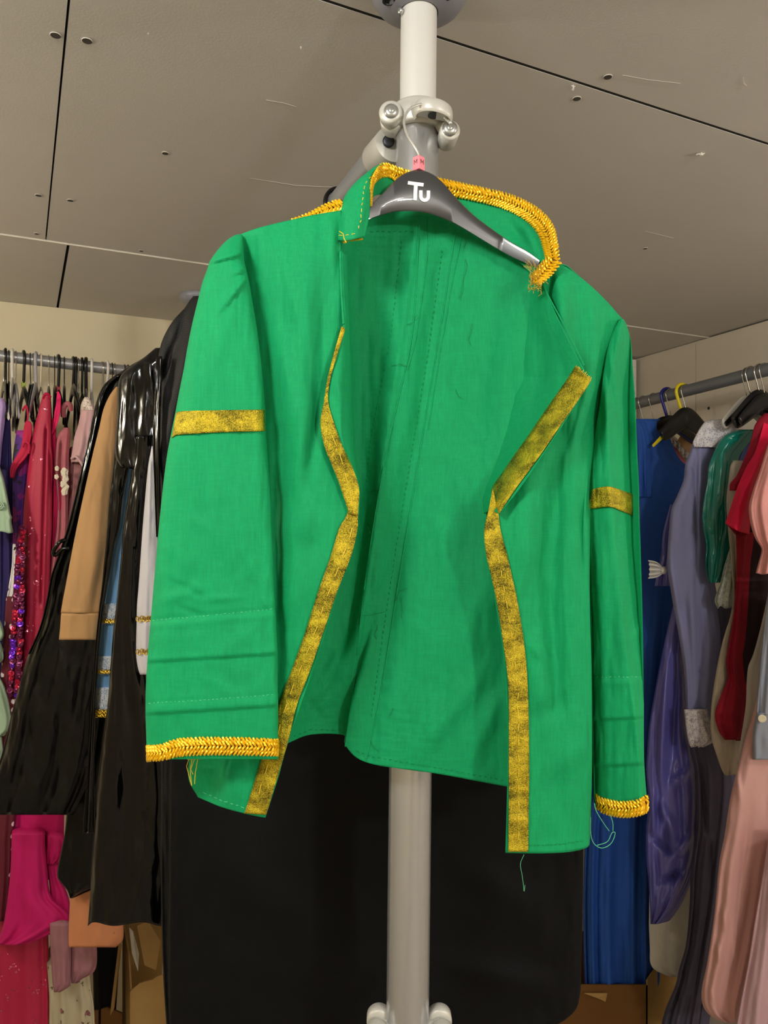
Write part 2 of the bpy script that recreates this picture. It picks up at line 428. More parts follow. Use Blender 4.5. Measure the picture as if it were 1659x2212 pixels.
struct('floor', box((0, 1.2, -.03), 11, 11, .06), M['floor'])
# pale corner post beside the right wall
pc = P(1377, 900, 3.3); pc.z = 0
pw = .038
post = struct('trim_1', join(box((pc.x-.008, pc.y+.08, (ZT-.02)/2), pw, .05, ZT-.02), box((pc.x-.008, pc.y+.1, (ZT-.02)/2), pw+.02, .05, ZT-.02)), M['white_trim'])
for py in (788, 812, 845, 853):
    z = P(1377, py, 3.3).z
    mk('joint_line', box((pc.x-.008, pc.y+.0535, z), pw*.9, .002, .004), M['wallr'], post, smooth=False)
mk('screw', lathe(Vector((pc.x-.005, pc.y+.0535, P(1377, 826, 3.3).z)), (0, 1, 0), [(0, .003), (.0005, .006), (.003, .006)], 14), M['dark_metal'], post)

# ------------------------------------------------------------------ front pole with its clamps
ptop = P(906, 22, 1.0); pmid = P(902, 290, 1.0); pbot = P(881, 2150, 1.0)
pax = (pmid-pbot).normalized()
def on_pole(py): t = (P(0, py, 1.0).z-pbot.z)/(pmid.z-pbot.z); return pbot+(pmid-pbot)*t
floor_pt = pbot+pax*((0.002-pbot.z)/pax.z); top_pt = pbot+pax*((ZT-.002-pbot.z)/pax.z)
pole = thing('wardrobe_pole', 'floor to ceiling silver pole behind the green jacket', 'pole', floor_pt)
sh = on_pole(282)
mk('lower_tube', lathe(floor_pt, pax, [(0, .02), (.001, .0288)]+[(h, .0288) for h in (.3, .8, 1.3)]+[((sh-floor_pt).length-.012, .0288), ((sh-floor_pt).length-.004, .0278), ((sh-floor_pt).length+.002, .0258), ((sh-floor_pt).length+.014, .0252), ((sh-floor_pt).length+.016, .02)], 48), M['pole_metal'], pole)
mk('upper_tube', lathe(sh, pax, [(.0, .0244), (.1, .0244), ((top_pt-sh).length, .0244)], 48), M['pole'], pole)
fl = mk('ceiling_flange', lathe(top_pt, -pax, [(0, .064), (.006, .0655), (.012, .0645), (.022, .058), (.030, .046), (.034, .034), (.035, .0262), (.03, .025)], 48), M['flange'], pole)
for a in (205, 320, 90):
    q = top_pt+Vector((math.cos(math.radians(a))*.045, math.sin(math.radians(a))*.045, 0))-pax*.0285
    mk('flange_recess', lathe(q, -pax, [(0, .0088), (.0035, .0088), (.0036, .0066), (.002, .006)], 20), M['dark_metal'], fl)
sc_ = on_pole(38)+Vector((-.0235, -.012, 0))
mk('grub_screw', lathe(sc_, Vector((-.7, -.7, -.1)), [(0, .004), (.004, .004), (.005, .003), (.0051, .001)], 14), M['bolt'], pole)
# upper clamp: ring, two lugs with bolts, front eyelet
cl = on_pole(262)
FR_ = Vector((0, -1, 0))
clamp = mk('pole_clamp', lathe(cl, pax, [(-.016, .0262), (-.0165, .035), (-.014, .037), (.0, .0372), (.013, .0365), (.016, .034), (.0162, .026)], 48), M['cast'], pole, smooth=True)
def barrel(c, ax, r, h0, h1): return lathe(c, ax, [(h0, r*.86), (h0+.002, r), (h1-.002, r), (h1, r*.9)], 28)
lL = P(845, 251, .975); lR = P(970, 288, .975)
arm = lambda a, b, r: tube(smooth_path([a, (a+b)/2, b], 6), r, 12)
mk('clamp_lug', join(barrel(lL, (0.1, 1, .0), .0152, -.012, .004), barrel(lL, (0.1, 1, 0), .0158, .006, .028), arm(lL+Vector((0, .006, 0)), cl+Vector((-.022, -.012, -.002)), .0095)), M['cast'], pole)
mk('clamp_lug', join(barrel(lR, (-.1, 1, .0), .0132, -.010, .024), arm(lR+Vector((0, .004, 0)), cl+Vector((.026, -.014, -.006)), .009)), M['cast'], pole)
for c in (lL, lR):
    c2 = c+Vector((0, -.011, 0))
    mk('bolt_head', join(lathe(c2, (0, -1, 0), [(0, .0098), (.002, .0097), (.004, .0082), (.0052, .0052), (.0053, .0036)], 28), lathe(c2+Vector((0, -.0054, 0)), (0, -1, 0), [(0, .0036), (.0004, .0030), (.0005, .001)], 6)), M['bolt'], pole)
# eyelet: flat plate with a hole reaching forward, rim standing up round its edge
ec = P(936, 246, .955)
rim = [ec+Vector((math.cos(a)*.0225, math.sin(a)*.020-.002, math.cos(a)*-.004)) for a in [PI*(-1.12+1.24*i/20) for i in range(21)]]
rim = [cl+Vector((-.013, -.03, .004))]+rim+[cl+Vector((.034, -.012, -.001))]
V_, F_ = tube(rim, .0026, 10, True, .0085, up=(0, 0, 1))
V_, F_ = tube(rim, .0085, 12, True, .0026, up=(0, 0, 1))
mk('hook_eyelet', join((V_, F_), prism([v+Vector((0, .0, -.004)) for v in rim], (0, 0, .004))), M['cast'], pole)
mk('eyelet_hole', lathe(ec+Vector((.001, -.004, -.0046)), (0, 0, 1), [(0, .0085), (.0003, .0085)], 24), M['dark_metal'], pole)
# rail running back from the pole, and its socket
ra = P(842, 318, 1.035); rb = P(432, 800, 2.42)
rdir = (rb-ra).normalized()
rail = thing('clothes_rail', 'grey rail running back from the front pole to the rear pole', 'clothes rail', rb)
mk('tube', tube([ra+rdir*.02, rb-rdir*.02], .0225, 28), M['rail'], rail)
mk('socket', join(lathe(ra-rdir*.01, rdir, [(0, .018), (.002, .0245), (.05, .0255), (.0515, .0235), (.052, .022)], 32), tube([ra+Vector((.016, -.006, .036)), ra+Vector((.004, 0, .024)), ra+Vector((0, 0, .008))], [.009, .010, .010], 12)), M['cast'], rail)
mk('screw', lathe(ra+rdir*.012+Vector((.003, -.0258, .001)), (0.05, -1, -.1), [(0, .0085), (.002, .0082), (.003, .006), (.0031, .003)], 16), M['dark_metal'], rail)
mk('socket', lathe(rb-rdir*.06, rdir, [(0, .027), (.04, .027)], 24), M['cast'], rail)
# lower clamp
cb = on_pole(2236)
mk('lower_clamp', lathe(cb, pax, [(-.03, .03), (-.03, .037), (.018, .0375), (.022, .035), (.0225, .029)], 40), M['cast'], pole)
for sx, px in ((-1, 815), (1, 955)):
    c = P(px, 2232, .985)
    lg = mk('lower_clamp_lug', join(barrel(c, (0, 1, 0), .016, -.012, .008), barrel(c+Vector((-.002*sx, 0, .006)), (0, 1, 0), .0165, .012, .03), arm(c, cb+Vector((.02*sx, -.015, .004)), .011), arm(c+Vector((0, .02, .006)), cb+Vector((.02*sx, .01, .012)), .011)), M['cast'], pole)
    mk('bolt_head', lathe(c+Vector((0, -.011, 0)), (0, -1, 0), [(0, .0098), (.002, .0097), (.004, .0082), (.0052, .0052), (.0053, .002)], 24), M['bolt'], pole)
# rear pole with its flange
rp = Vector((P(430, 634, 2.42).x, 2.42, 0.002))
rear = thing('wardrobe_pole', 'rear pole at the back corner of the rails behind the black coats', 'pole', rp)
mk('tube', lathe(rp, (0, 0, 1), [(0, .0288), (ZT-.01, .0288)], 32), M['pole'], rear)
mk('ceiling_flange', lathe(Vector((rp.x, rp.y, ZT-.0045)), (0, 0, -1), [(0, .062), (.006, .064), (.016, .061), (.026, .05), (.032, .031)], 40), M['flange'], rear)
# side rails
RL0 = P(-140, 752, 2.15); RL1 = P(430, 820, 2.44)
lr = thing('clothes_rail', 'silver rail along the cream back wall holding the crowded hangers', 'clothes rail', RL0)
mk('tube', tube([RL0, RL1], .0172, 28), M['rail_far'], lr)
mk('socket', lathe(RL1-(RL1-RL0).normalized()*.05, RL1-RL0, [(0, .023), (.05, .023)], 24), M['cast'], lr)
RR0 = P(1360, 876, 2.98); RR1 = P(1760, 772, 2.2)
rr = thing('clothes_rail', 'dull grey rail along the beige wall at the right', 'clothes rail', RR0)
mk('tube', tube([RR0, RR1], .021, 28), M['rail_right'], rr)
mk('end_cap', lathe(RR0, RR0-RR1, [(0, .021), (.004, .022), (.02, .022), (.022, .018)], 24), M['cast'], rr)
# ------------------------------------------------------------------ green jacket
def each(name, geos, mat, parent):
    for g in geos: mk(name, g, mat, parent)
class Depth:          # depth of a built surface at a pixel
    def __init__(self, geo, cell=10):
        self.c = cell; self.b = {}
        for v in geo[0]:
            D = v[1]; x = v[0]/D*F+CX; y = CY-(v[2]-ZC)/D*F
            self.b.setdefault((int(x//cell), int(y//cell)), []).append((x, y, D))
    def __call__(self, x, y, near=True):
        i, j = int(x//self.c), int(y//self.c)
        for r in (1, 2, 4, 8):
            q = [p for a in range(i-r, i+r+1) for b in range(j-r, j+r+1) for p in self.b.get((a, b), ())]
            if len(q) >= 3: break
        q = sorted(q, key=lambda p: (p[0]-x)**2+(p[1]-y)**2)[:5]
        w = [1/((p[0]-x)**2+(p[1]-y)**2+.5) for p in q]
        return sum(a*p[2] for a, p in zip(w, q))/sum(w)
def drape_depth(rows, D, af, sq, disp):
    rows = [r if len(r) > 3 else (r[0], r[1], r[2], D) for r in rows]
    def f(x, y):
        _, xl, xr, d = at_y(rows, y); hw = (xr-xl)/2; cc = max(-1, min(1, (x-(xl+xr)/2)/hw))
        c = abs(cc)**(1/sq); s = math.sqrt(max(0, 1-c*c)); ss = s**sq
        return d-ss*af*max(.15, min(1, hw/25))-(disp(x, y) if disp else 0)
    return f
def pair(left, right, n):       # matched points along two edges
    if len(left) != len(right): return spl(left, n), spl(right, n)
    q = spl([((a[0]+b[0])/2, (a[1]+b[1])/2, a[0], a[1], b[0], b[1]) for a, b in zip(left, right)], n)
    return [t[2:4] for t in q], [t[4:6] for t in q]
def strip(left, right, n, depth, lift=.002, nu=7, wave=0, wl=60, seed=0):
    A, B = pair(left, right, n); V = []
    for j in range(n):
        for i in range(nu):
            u = i/(nu-1); x = A[j][0]+(B[j][0]-A[j][0])*u; y = A[j][1]+(B[j][1]-A[j][1])*u
            d = depth(x, y)-lift
            if wave: d -= wave*(.5+nz(x/30, y/wl, seed)+.35*nz(x/15, y/wl*2.7, seed+3))
            V.append(P(x, y, d))
    return V, grid_faces(nu, n)
def dashes(path, depth, step=16, dash=9, r=.0005, lift=.0012, jit=1.2, seed=1, lin=True):
    rnd = random.Random(seed); gs = []
    L = sum(math.dist(path[i][:2], path[i+1][:2]) for i in range(len(path)-1)); n = max(2, int(L/3)); pts = spl(path, n, lin)
    k = int(step/3); d = max(1, int(dash/3))
    for i in range(0, n-d-1, k):
        q = []
        for j in range(i, i+d+1):
            x, y = pts[j][0], pts[j][1]; q.append((x, y))
        jx = rnd.uniform(-jit, jit); jy = rnd.uniform(-jit, jit)
        q = [(q[0][0]+jx, q[0][1]), (q[-1][0]-jx*.5, q[-1][1]+jy)] if len(q) > 1 else q
        a, b_ = q[0], q[-1]; mid = ((a[0]+b_[0])/2, (a[1]+b_[1])/2)
        gs.append(tube([P(x, y, depth(x, y)-lift*m) for (x, y), m in ((a, .5), (mid, 1.2), (b_, .5))], r, 5))
    return join(*gs)
def line(path, depth, r=.0007, lift=.0006, n=None, lin=False):
    L = sum(math.dist(path[i][:2], path[i+1][:2]) for i in range(len(path)-1)); n = n or max(4, int(L/8))
    return tube([P(x, y, depth(x, y)-lift) for x, y in (p[:2] for p in spl(path, n, lin))], r, 6)
def cords(left, right, depth, lift=.003, sp=.004, r=.0014, seed=0, per=2):
    # looped cord braid: two slanted rows of cords meeting at the middle, with a scalloped edge
    n0 = 400; A, B = pair(left, right, n0)
    C = [P((a[0]+b[0])/2, (a[1]+b[1])/2, depth((a[0]+b[0])/2, (a[1]+b[1])/2)) for a, b in zip(A, B)]
    S = [0]
    for i in range(1, n0): S.append(S[-1]+(C[i]-C[i-1]).length)
    n = int(S[-1]/sp); gs = []; k = 0; rnd = random.Random(seed)
    def at(t, u):
        t = min(max(t, 0), n0-1.001); i = int(t); f = t-i
        x0 = A[i][0]+(A[i+1][0]-A[i][0])*f; y0 = A[i][1]+(A[i+1][1]-A[i][1])*f
        x1 = B[i][0]+(B[i+1][0]-B[i][0])*f; y1 = B[i][1]+(B[i+1][1]-B[i][1])*f
        return x0+(x1-x0)*u, y0+(y1-y0)*u
    for i in range(n):
        s = S[-1]*(i+.5)/n
        while k < n0-2 and S[k+1] < s: k += 1
        t = k+(s-S[k])/max(1e-9, S[k+1]-S[k]); dt = sp/max(1e-9, S[k+1]-S[k])
        for side in (0, 1):
            for (ua, ub, lf) in (((-.05, .26, .7), (.18, .5, 1.0)) if per == 2 else ((0, .5, 1),)):
                q = []
                for m in range(5):
                    f = m/4; u = ua+(ub-ua)*f; u = u if side == 0 else 1-u
                    x, y = at(t+dt*(1.0*f-.5)+rnd.uniform(-.15, .15)*dt, u)
                    q.append(P(x, y, depth(x, y)-.0022-lift*(.1+.5*math.sin(PI*(.1+.8*f)))*lf))
                gs.append(tube(q, [r*.8, r, r*1.05, r, r*.8], 5))
    return join(*gs)

jk = thing('jacket', 'bright green cotton jacket with gold braid and ribbon, hung open on a hanger', 'jacket', P(905, 1765, .90))

# --- back panel, seen from inside
back_cr = [('s', 745, 1600, 905, 480, 22, .004), ('r', 800, 1640, 955, 560, 14, -.003), ('r', 965, 500, 965, 640, 30, .003),
           ('t', 1060, 1420, 880, 1660, 26, .006), ('t', 1090, 1480, 1010, 1660, 22, .006), ('t', 1110, 1150, 980, 1450, 45, .006), ('t', 1100, 700, 1000, 1000, 60, -.005),
           ('t', 1150, 640, 1050, 900, 30, .004), ('t', 640, 1560, 740, 1480, 16, .004), ('t', 690, 1480, 740, 1400, 12, .003), ('t', 650, 1500, 700, 1560, 12, -.003),
           ('t', 800, 560, 770, 760, 16, .003), ('t', 850, 520, 835, 700, 14, .002)]
# segment orientation of the step puts the raised side to the right of the band edge
def back_disp(x, y, u, v):
    d = 1.5*crease(x, y, back_cr)+wrinkle(x, y, 3, 55, 150, .0034)
    d += .0012*nz(x/9, y/160, 5)*(1 if 760 < x < 980 else .3)+.0009*nz(x/50, y/7, 8)*(1 if x < 960 else .35)
    return d
back_rows = [
 [(520, 540, .893), (640, 508, .898), (742, 470, .905), (800, 455, .935), (870, 438, .946), (925, 440, .953), (990, 452, .955), (1062, 495, .952), (1132, 545, .938), (1205, 590, .912), (1332, 688, .913)],
 [(520, 545, .895), (640, 515, .90), (740, 484, .905), (800, 482, .93), (870, 484, .938), (925, 484, .942), (985, 492, .943), (1060, 530, .938), (1130, 572, .93), (1200, 600, .905), (1330, 690, .915)],
 [(540, 640, .893), (640, 620, .895), (720, 600, .91), (775, 600, .942), (850, 600, .948), (905, 610, .942), (965, 620, .948), (1050, 640, .938), (1130, 660, .918), (1200, 690, .90), (1320, 740, .93)],
 [(550, 820, .893), (630, 820, .895), (715, 820, .905), (770, 820, .95), (815, 820, .952), (875, 820, .938), (940, 820, .948), (1040, 830, .937), (1130, 840, .913), (1220, 860, .90), (1300, 870, .93)],
 [(560, 1050, .893), (620, 1050, .895), (690, 1050, .905), (762, 1050, .952), (795, 1050, .955), (828, 1050, .935), (893, 1050, .947), (1000, 1050, .932), (1090, 1050, .915), (1200, 1060, .90), (1270, 1060, .925)],
 [(520, 1300, .893), (570, 1300, .895), (630, 1300, .905), (700, 1300, .947), (765, 1300, .958), (789, 1300, .937), (853, 1300, .945), (980, 1310, .93), (1100, 1320, .922), (1200, 1330, .905), (1275, 1330, .925)],
 [(420, 1560, .893), (500, 1545, .895), (600, 1530, .905), (670, 1510, .948), (755, 1500, .958), (766, 1505, .936), (815, 1530, .94), (960, 1540, .93), (1100, 1560, .918), (1200, 1570, .905), (1275, 1580, .925)],
 [(415, 1690, .893), (500, 1650, .90), (612, 1609, .91), (670, 1587, .945), (743, 1588, .955), (746, 1610, .936), (795, 1648, .938), (950, 1672, .93), (1100, 1700, .918), (1200, 1715, .905), (1275, 1730, .915)]]
backg = surf(back_rows, 150, 230, back_disp); bd = Depth(backg)
bp = mk('back_panel', backg, M['green'], jk, thick=.0009)
each('seam', (line([(905, 484), (890, 720), (832, 990), (790, 1250), (764, 1480), (746, 1612)], bd, .0011),
                line([(925, 472), (922, 560), (900, 720), (880, 800)], bd, .0008),
                line([(985, 492), (950, 720), (905, 990), (862, 1250), (822, 1500), (790, 1642)], bd, .0010),
                line([(1000, 495), (972, 640), (945, 800), (925, 930)], bd, .0007)), M['green'], bp)
each('stitching', (dashes([(868, 520), (845, 720), (800, 960), (792, 1050)], bd, 12, 8, .0004), dashes([(955, 540), (925, 760), (872, 1080), (838, 1300), (800, 1560)], bd, 12, 8, .0004),
                     dashes([(622, 1596), (670, 1577), (742, 1578)], bd, 12, 8, .0005), dashes([(770, 1622), (800, 1634), (950, 1660), (1096, 1686)], bd, 12, 8, .0005),
                     dashes([(800, 500), (900, 500)], bd, 12, 8, .0004)), M['green_dark'], bp)
rnd = random.Random(4); th = []
def curl(x, y, L, a, seed, depth, r=.00035, amp=.5):
    rn = random.Random(seed); pts = []; x0, y0 = x, y
    for i in range(9):
        pts.append((x0, y0)); a += rn.uniform(-amp, amp); x0 += math.cos(a)*L/8; y0 += math.sin(a)*L/8
    return tube([P(px, py, depth(px, py)-.001-.003*rn.random()) for px, py in pts], r, 5)
for i, (x, y, L, a) in enumerate([(1015, 500, 60, 1.6), (1005, 560, 110, 1.7), (1010, 660, 70, .9), (1020, 700, 60, 2.1), (880, 700, 40, .3), (895, 800, 50, .2), (880, 790, 45, 2.9), (985, 840, 30, 1.8), (915, 960, 95, 2.7), (800, 1060, 30, .2), (792, 1130, 40, 1.2), (870, 1210, 60, 1.8), (880, 1270, 50, 2.6), (815, 1350, 40, 1.7), (835, 1480, 55, 1.2), (850, 1530, 30, 1.9), (785, 1330, 60, .1), (945, 880, 40, 1.9), (800, 1600, 40, 1.4), (865, 1290, 60, 1.0)]):
    if i % 3 != 2: th.append(curl(x, y, L*.8, a, i, bd, .00028))
each('loose_thread', th, M['thread_green'], bp)

# --- left front panel (outside)
fl_cr = [('t', 660, 540, 640, 1000, 40, .005), ('t', 600, 620, 690, 900, 30, -.003), ('t', 700, 560, 690, 880, 22, -.005), ('t', 735, 480, 720, 640, 14, -.004), ('t', 720, 470, 722, 620, 9, .003),
         ('t', 600, 1180, 690, 1080, 40, .004), ('t', 610, 1350, 680, 1180, 50, .004), ('t', 640, 700, 670, 1100, 60, .006), ('t', 600, 900, 600, 1500, 16, -.006), ('t', 450, 1660, 460, 1740, 20, -.006), ('t', 510, 1650, 500, 1750, 25, .004), ('t', 690, 820, 668, 1030, 15, -.005), ('t', 655, 860, 640, 1060, 20, .003), ('t', 560, 600, 600, 1000, 18, -.003)]
def fl_disp(x, y, u, v): return 2.0*crease(x, y, fl_cr)+wrinkle(x, y, 21, 60, 240, .0034)*(1-u*u*.7)+.0008*nz(x/14, y/60, 2)
fl_rows = [
 [(505, 512, .872), (560, 492, .862), (640, 473, .862), (700, 462, .863), (737, 455, .866)],
 [(512, 560, .874), (580, 560, .855), (660, 560, .852), (705, 555, .853), (736, 550, .858)],
 [(527, 700, .876), (600, 700, .852), (670, 700, .85), (715, 700, .853), (741, 702, .86)],
 [(545, 850, .876), (610, 850, .852), (655, 850, .85), (685, 850, .852), (705, 850, .858)],
 [(550, 940, .876), (620, 940, .853), (660, 940, .85), (680, 940, .851), (697, 940, .855)],
 [(555, 1040, .876), (630, 1040, .85), (680, 1040, .85), (715, 1043, .851), (742, 1045, .854)],
 [(560, 1110, .876), (640, 1110, .85), (700, 1110, .847), (740, 1110, .847), (766, 1112, .849)],
 [(540, 1250, .874), (620, 1250, .85), (670, 1250, .845), (708, 1250, .842), (737, 1250, .84)],
 [(480, 1400, .872), (590, 1400, .852), (640, 1400, .845), (672, 1400, .84), (692, 1400, .838)],
 [(420, 1600, .875), (530, 1600, .858), (575, 1600, .848), (605, 1600, .84), (624, 1598, .836)],
 [(407, 1676, .888), (480, 1685, .865), (540, 1690, .85), (580, 1687, .84), (601, 1680, .838)],
 [(428, 1722, .888), (475, 1742, .868), (520, 1755, .85), (550, 1762, .841), (573, 1766, .838)]]
flg = surf(fl_rows, 90, 260, fl_disp); fd = Depth(flg)
yoke = surf([[(505, 512, .8725), (640, 473, .8625), (737, 455, .8665)], [(512, 522, .89), (640, 485, .895), (740, 470, .9)], [(522, 548, .895), (640, 518, .90), (742, 487, .905)]], 30, 12)
fp_ = mk('front_panel', join(flg, yoke), M['green'], jk, thick=.0009)
mk('stitching', dashes([(440, 1712), (480, 1730), (530, 1746)], fd, 12, 8, .0004), M['thread_pale'], fp_)
# --- left lapel: the inside of the front turned outwards
ll_rows = [
 [(735, 540, .862), (741, 546, .864), (748, 552, .875), (744, 552, .91)],
 [(736, 620, .857), (743, 620, .861), (751, 622, .882), (747, 622, .912)],
 [(741, 702, .852), (748, 700, .860), (754, 702, .885), (750, 702, .915)],
 [(718, 778, .847), (741, 780, .852), (757, 780, .880), (752, 780, .915)],
 [(703, 850, .844), (736, 850, .846), (760, 850, .876), (755, 850, .915)],
 [(692, 930, .840), (736, 930, .842), (763, 932, .870), (758, 932, .915)],
 [(715, 1000, .840), (748, 1002, .842), (769, 1004, .866), (764, 1004, .915)],
 [(736, 1056, .842), (757, 1058, .844), (776, 1062, .856), (771, 1062, .90)],
 [(752, 1106, .845), (763, 1108, .845), (774, 1112, .849), (770, 1112, .88)]]
def ll_disp(x, y, u, v): return crease(x, y, [('t', 725, 780, 750, 1000, 14, .004), ('t', 745, 600, 748, 760, 6, .002), ('t', 712, 840, 750, 900, 10, -.0025)])*(1 if u < .6 else 0)+wrinkle(x, y, 33, 30, 90, .0012)*(1 if u < .6 else 0)
llg = surf(ll_rows, 40, 150, ll_disp)
ld = Depth(([v for i, v in enumerate(llg[0]) if (i % 40) < 27], []), 8)
lp_ = mk('lapel', llg, M['green'], jk, thick=.0009)
mk('seam', line([(735, 545), (737, 620), (742, 700)], ld, .0014, .001), M['green'], lp_)
# gold ribbon along the left edge
Lr = [(738, 704), (720, 768), (707, 820), (700, 866), (692, 914), (701, 964), (715, 1000), (729, 1034), (740, 1066), (751, 1100), (752, 1108)]
Rr = [(746, 711), (726, 774), (713, 822), (709, 866), (721, 912), (739, 962), (757, 1000), (769, 1030), (776, 1060), (774, 1098), (773, 1114)]
rib1 = strip(Lr, Rr, 90, ld, .0022, 7, .0016, 50, 1)
Lr2 = [(752, 1104), (744, 1122), (732, 1143), (715, 1199), (687, 1279), (658, 1370), (629, 1450), (601, 1524), (581, 1590), (565, 1640), (539, 1723), (528, 1757)]
Rr2 = [(774, 1106), (773, 1124), (772, 1143), (759, 1199), (728, 1279), (697, 1370), (669, 1450), (641, 1524), (625, 1590), (611, 1640), (586, 1723), (575, 1760)]
fdr = lambda x, y: fd(x, y)
rib2 = strip(Lr2, Rr2, 150, fdr, .0026, 7, .002, 45, 2)
rb_ = mk('gold_ribbon', join(rib1, rib2), M['ribbon'], jk, thick=.0006)
r2d = Depth(rib2); r1d = Depth(rib1, 8)
each('stitching', (dashes([(718, 940), (740, 1000), (762, 1090)], r1d, 44, 26, .0005, .0014), dashes([(762, 1140), (742, 1199), (706, 1290), (672, 1390), (622, 1510), (596, 1600), (560, 1710), (552, 1750)], r2d, 46, 22, .0005, .0014)), M['thread_gold'], rb_)

# --- right front panel (outside)
fr_cr = [('t', 1215, 600, 1215, 780, 16, .006), ('t', 1190, 590, 1190, 700, 9, -.005), ('t', 1250, 620, 1255, 860, 20, -.004), ('t', 1150, 980, 1120, 1300, 28, .006), ('t', 1200, 960, 1180, 1360, 26, -.006),
         ('t', 1225, 1000, 1235, 1700, 26, .006), ('t', 1255, 900, 1262, 1300, 12, -.003), ('t', 1160, 1430, 1190, 1600, 22, .004), ('t', 1130, 1380, 1200, 1440, 12, .002), ('t', 1150, 1560, 1230, 1500, 20, -.003), ('t', 1185, 1250, 1205, 1560, 20, -.005), ('t', 1180, 1680, 1260, 1600, 30, .003),
         ('t', 1180, 880, 1240, 980, 25, -.003)]
def fr_disp(x, y, u, v): return (2.0*crease(x, y, fr_cr)+wrinkle(x, y, 43, 50, 200, .0036)*min(1, .25+u*2)+.0008*nz(x/14, y/60, 6))*(1 if u < .92 else 0)
fr_rows = [
 [(1172, 612, .89), (1192, 585, .886), (1210, 572, .885), (1250, 596, .891), (1300, 640, .902), (1345, 690, .914)],
 [(1178, 680, .89), (1200, 672, .885), (1230, 672, .883), (1270, 690, .888), (1305, 715, .9), (1335, 735, .916)],
 [(1200, 800, .89), (1220, 800, .886), (1240, 800, .885), (1262, 800, .887), (1285, 800, .895), (1308, 800, .92)],
 [(1165, 910, .892), (1190, 912, .888), (1215, 915, .885), (1238, 912, .885), (1260, 900, .887), (1302, 890, .93)],
 [(1100, 1040, .886), (1140, 1040, .882), (1180, 1040, .882), (1225, 1040, .886), (1263, 1040, .888), (1280, 1040, .935)],
 [(1052, 1140, .870), (1090, 1140, .872), (1150, 1140, .878), (1220, 1140, .887), (1269, 1140, .889), (1275, 1140, .935)],
 [(1067, 1280, .868), (1110, 1280, .87), (1165, 1280, .876), (1225, 1280, .886), (1273, 1280, .888), (1274, 1280, .935)],
 [(1091, 1450, .866), (1135, 1450, .868), (1180, 1450, .874), (1230, 1450, .884), (1277, 1450, .887), (1278, 1450, .935)],
 [(1096, 1650, .864), (1140, 1650, .866), (1185, 1650, .872), (1235, 1650, .88), (1278, 1650, .885), (1279, 1650, .93)],
 [(1092, 1842, .862), (1135, 1843, .864), (1180, 1843, .87), (1230, 1840, .876), (1268, 1830, .882), (1274, 1812, .915)]]
frg = surf(fr_rows, 110, 260, fr_disp); rd = Depth(([v for i, v in enumerate(frg[0]) if (i % 110) < 100], []))
yoke2 = surf([[(1172, 612, .8905), (1210, 572, .8855), (1250, 596, .8915), (1345, 690, .9145)], [(1180, 620, .91), (1215, 592, .92), (1260, 620, .925), (1340, 700, .93)]], 30, 8)
fpr = mk('front_panel', join(frg, yoke2), M['green'], jk, thick=.0009)
mk('stitching', dashes([(1142, 1826), (1200, 1825), (1262, 1816)], rd, 11, 7, .0004), M['green_dark'], fpr)
# --- right lapel folded outwards, inside of the cloth showing
rl_rows = [
 [(1128, 600, .932), (1150, 612, .915), (1160, 616, .90), (1168, 614, .888), (1173, 612, .884)],
 [(1100, 690, .945), (1125, 690, .924), (1150, 688, .907), (1175, 684, .884), (1201, 678, .868)],
 [(1080, 800, .945), (1120, 795, .924), (1160, 795, .900), (1210, 795, .868), (1262, 800, .840)],
 [(1076, 830, .945), (1115, 828, .924), (1158, 826, .900), (1210, 823, .866), (1274, 821, .838)],
 [(1068, 900, .942), (1100, 896, .922), (1135, 894, .9), (1175, 894, .872), (1224, 904, .840)],
 [(1052, 985, .938), (1080, 980, .918), (1108, 978, .896), (1138, 978, .872), (1176, 978, .845)],
 [(1042, 1050, .932), (1062, 1046, .912), (1078, 1046, .892), (1095, 1050, .872), (1122, 1056, .858)],
 [(1046, 1110, .915), (1056, 1104, .895), (1062, 1104, .882), (1069, 1106, .870), (1078, 1110, .861)]]
def rl_disp(x, y, u, v): return (wrinkle(x, y, 55, 50, 160, .0018)+crease(x, y, [('t', 1150, 660, 1130, 900, 20, .003), ('t', 1200, 700, 1150, 900, 22, -.002)]))*min(1, u*3)
rlg = surf(rl_rows, 70, 150, rl_disp); rld = Depth(rlg)
lr_ = mk('lapel', rlg, M['green'], jk, thick=.0009)
mk('stitching', dashes([(1176, 655), (1186, 700), (1212, 745), (1242, 792)], rld, 9, 6, .0004), M['green_dark'], lr_)
mk('seam', line([(1174, 618), (1190, 650), (1220, 705), (1262, 790)], rld, .001, .0006), M['green'], lr_)
La = [(1243, 791), (1222, 824), (1180, 884), (1142, 940), (1110, 985), (1085, 1022), (1064, 1052), (1062, 1072)]
Ra = [(1277, 821), (1256, 854), (1214, 914), (1176, 970), (1146, 1012), (1122, 1044), (1100, 1076), (1078, 1110)]
ra1 = strip(La, Ra, 80, rld, .0022, 7, .0012, 60, 5)
Lb = [(1064, 1056), (1055, 1103), (1046, 1145), (1050, 1196), (1060, 1240), (1072, 1296), (1087, 1390), (1098, 1485), (1099, 1643), (1099, 1740), (1098, 1840)]
Rb = [(1066, 1062), (1076, 1103), (1081, 1145), (1095, 1196), (1105, 1240), (1117, 1296), (1132, 1390), (1140, 1485), (1143, 1643), (1142, 1740), (1141, 1840)]
ra2 = strip(Lb, Rb, 150, rd, .0026, 7, .002, 50, 6)
rbR = mk('gold_ribbon', join(ra1, ra2), M['ribbon'], jk, thick=.0006)
r3d = Depth(ra2)
mk('stitching', dashes([(1076, 1200), (1094, 1300), (1110, 1400), (1119, 1500), (1121, 1640), (1120, 1820)], r3d, 34, 17, .0005, .0014), M['thread_gold'], rbR)
fray = []
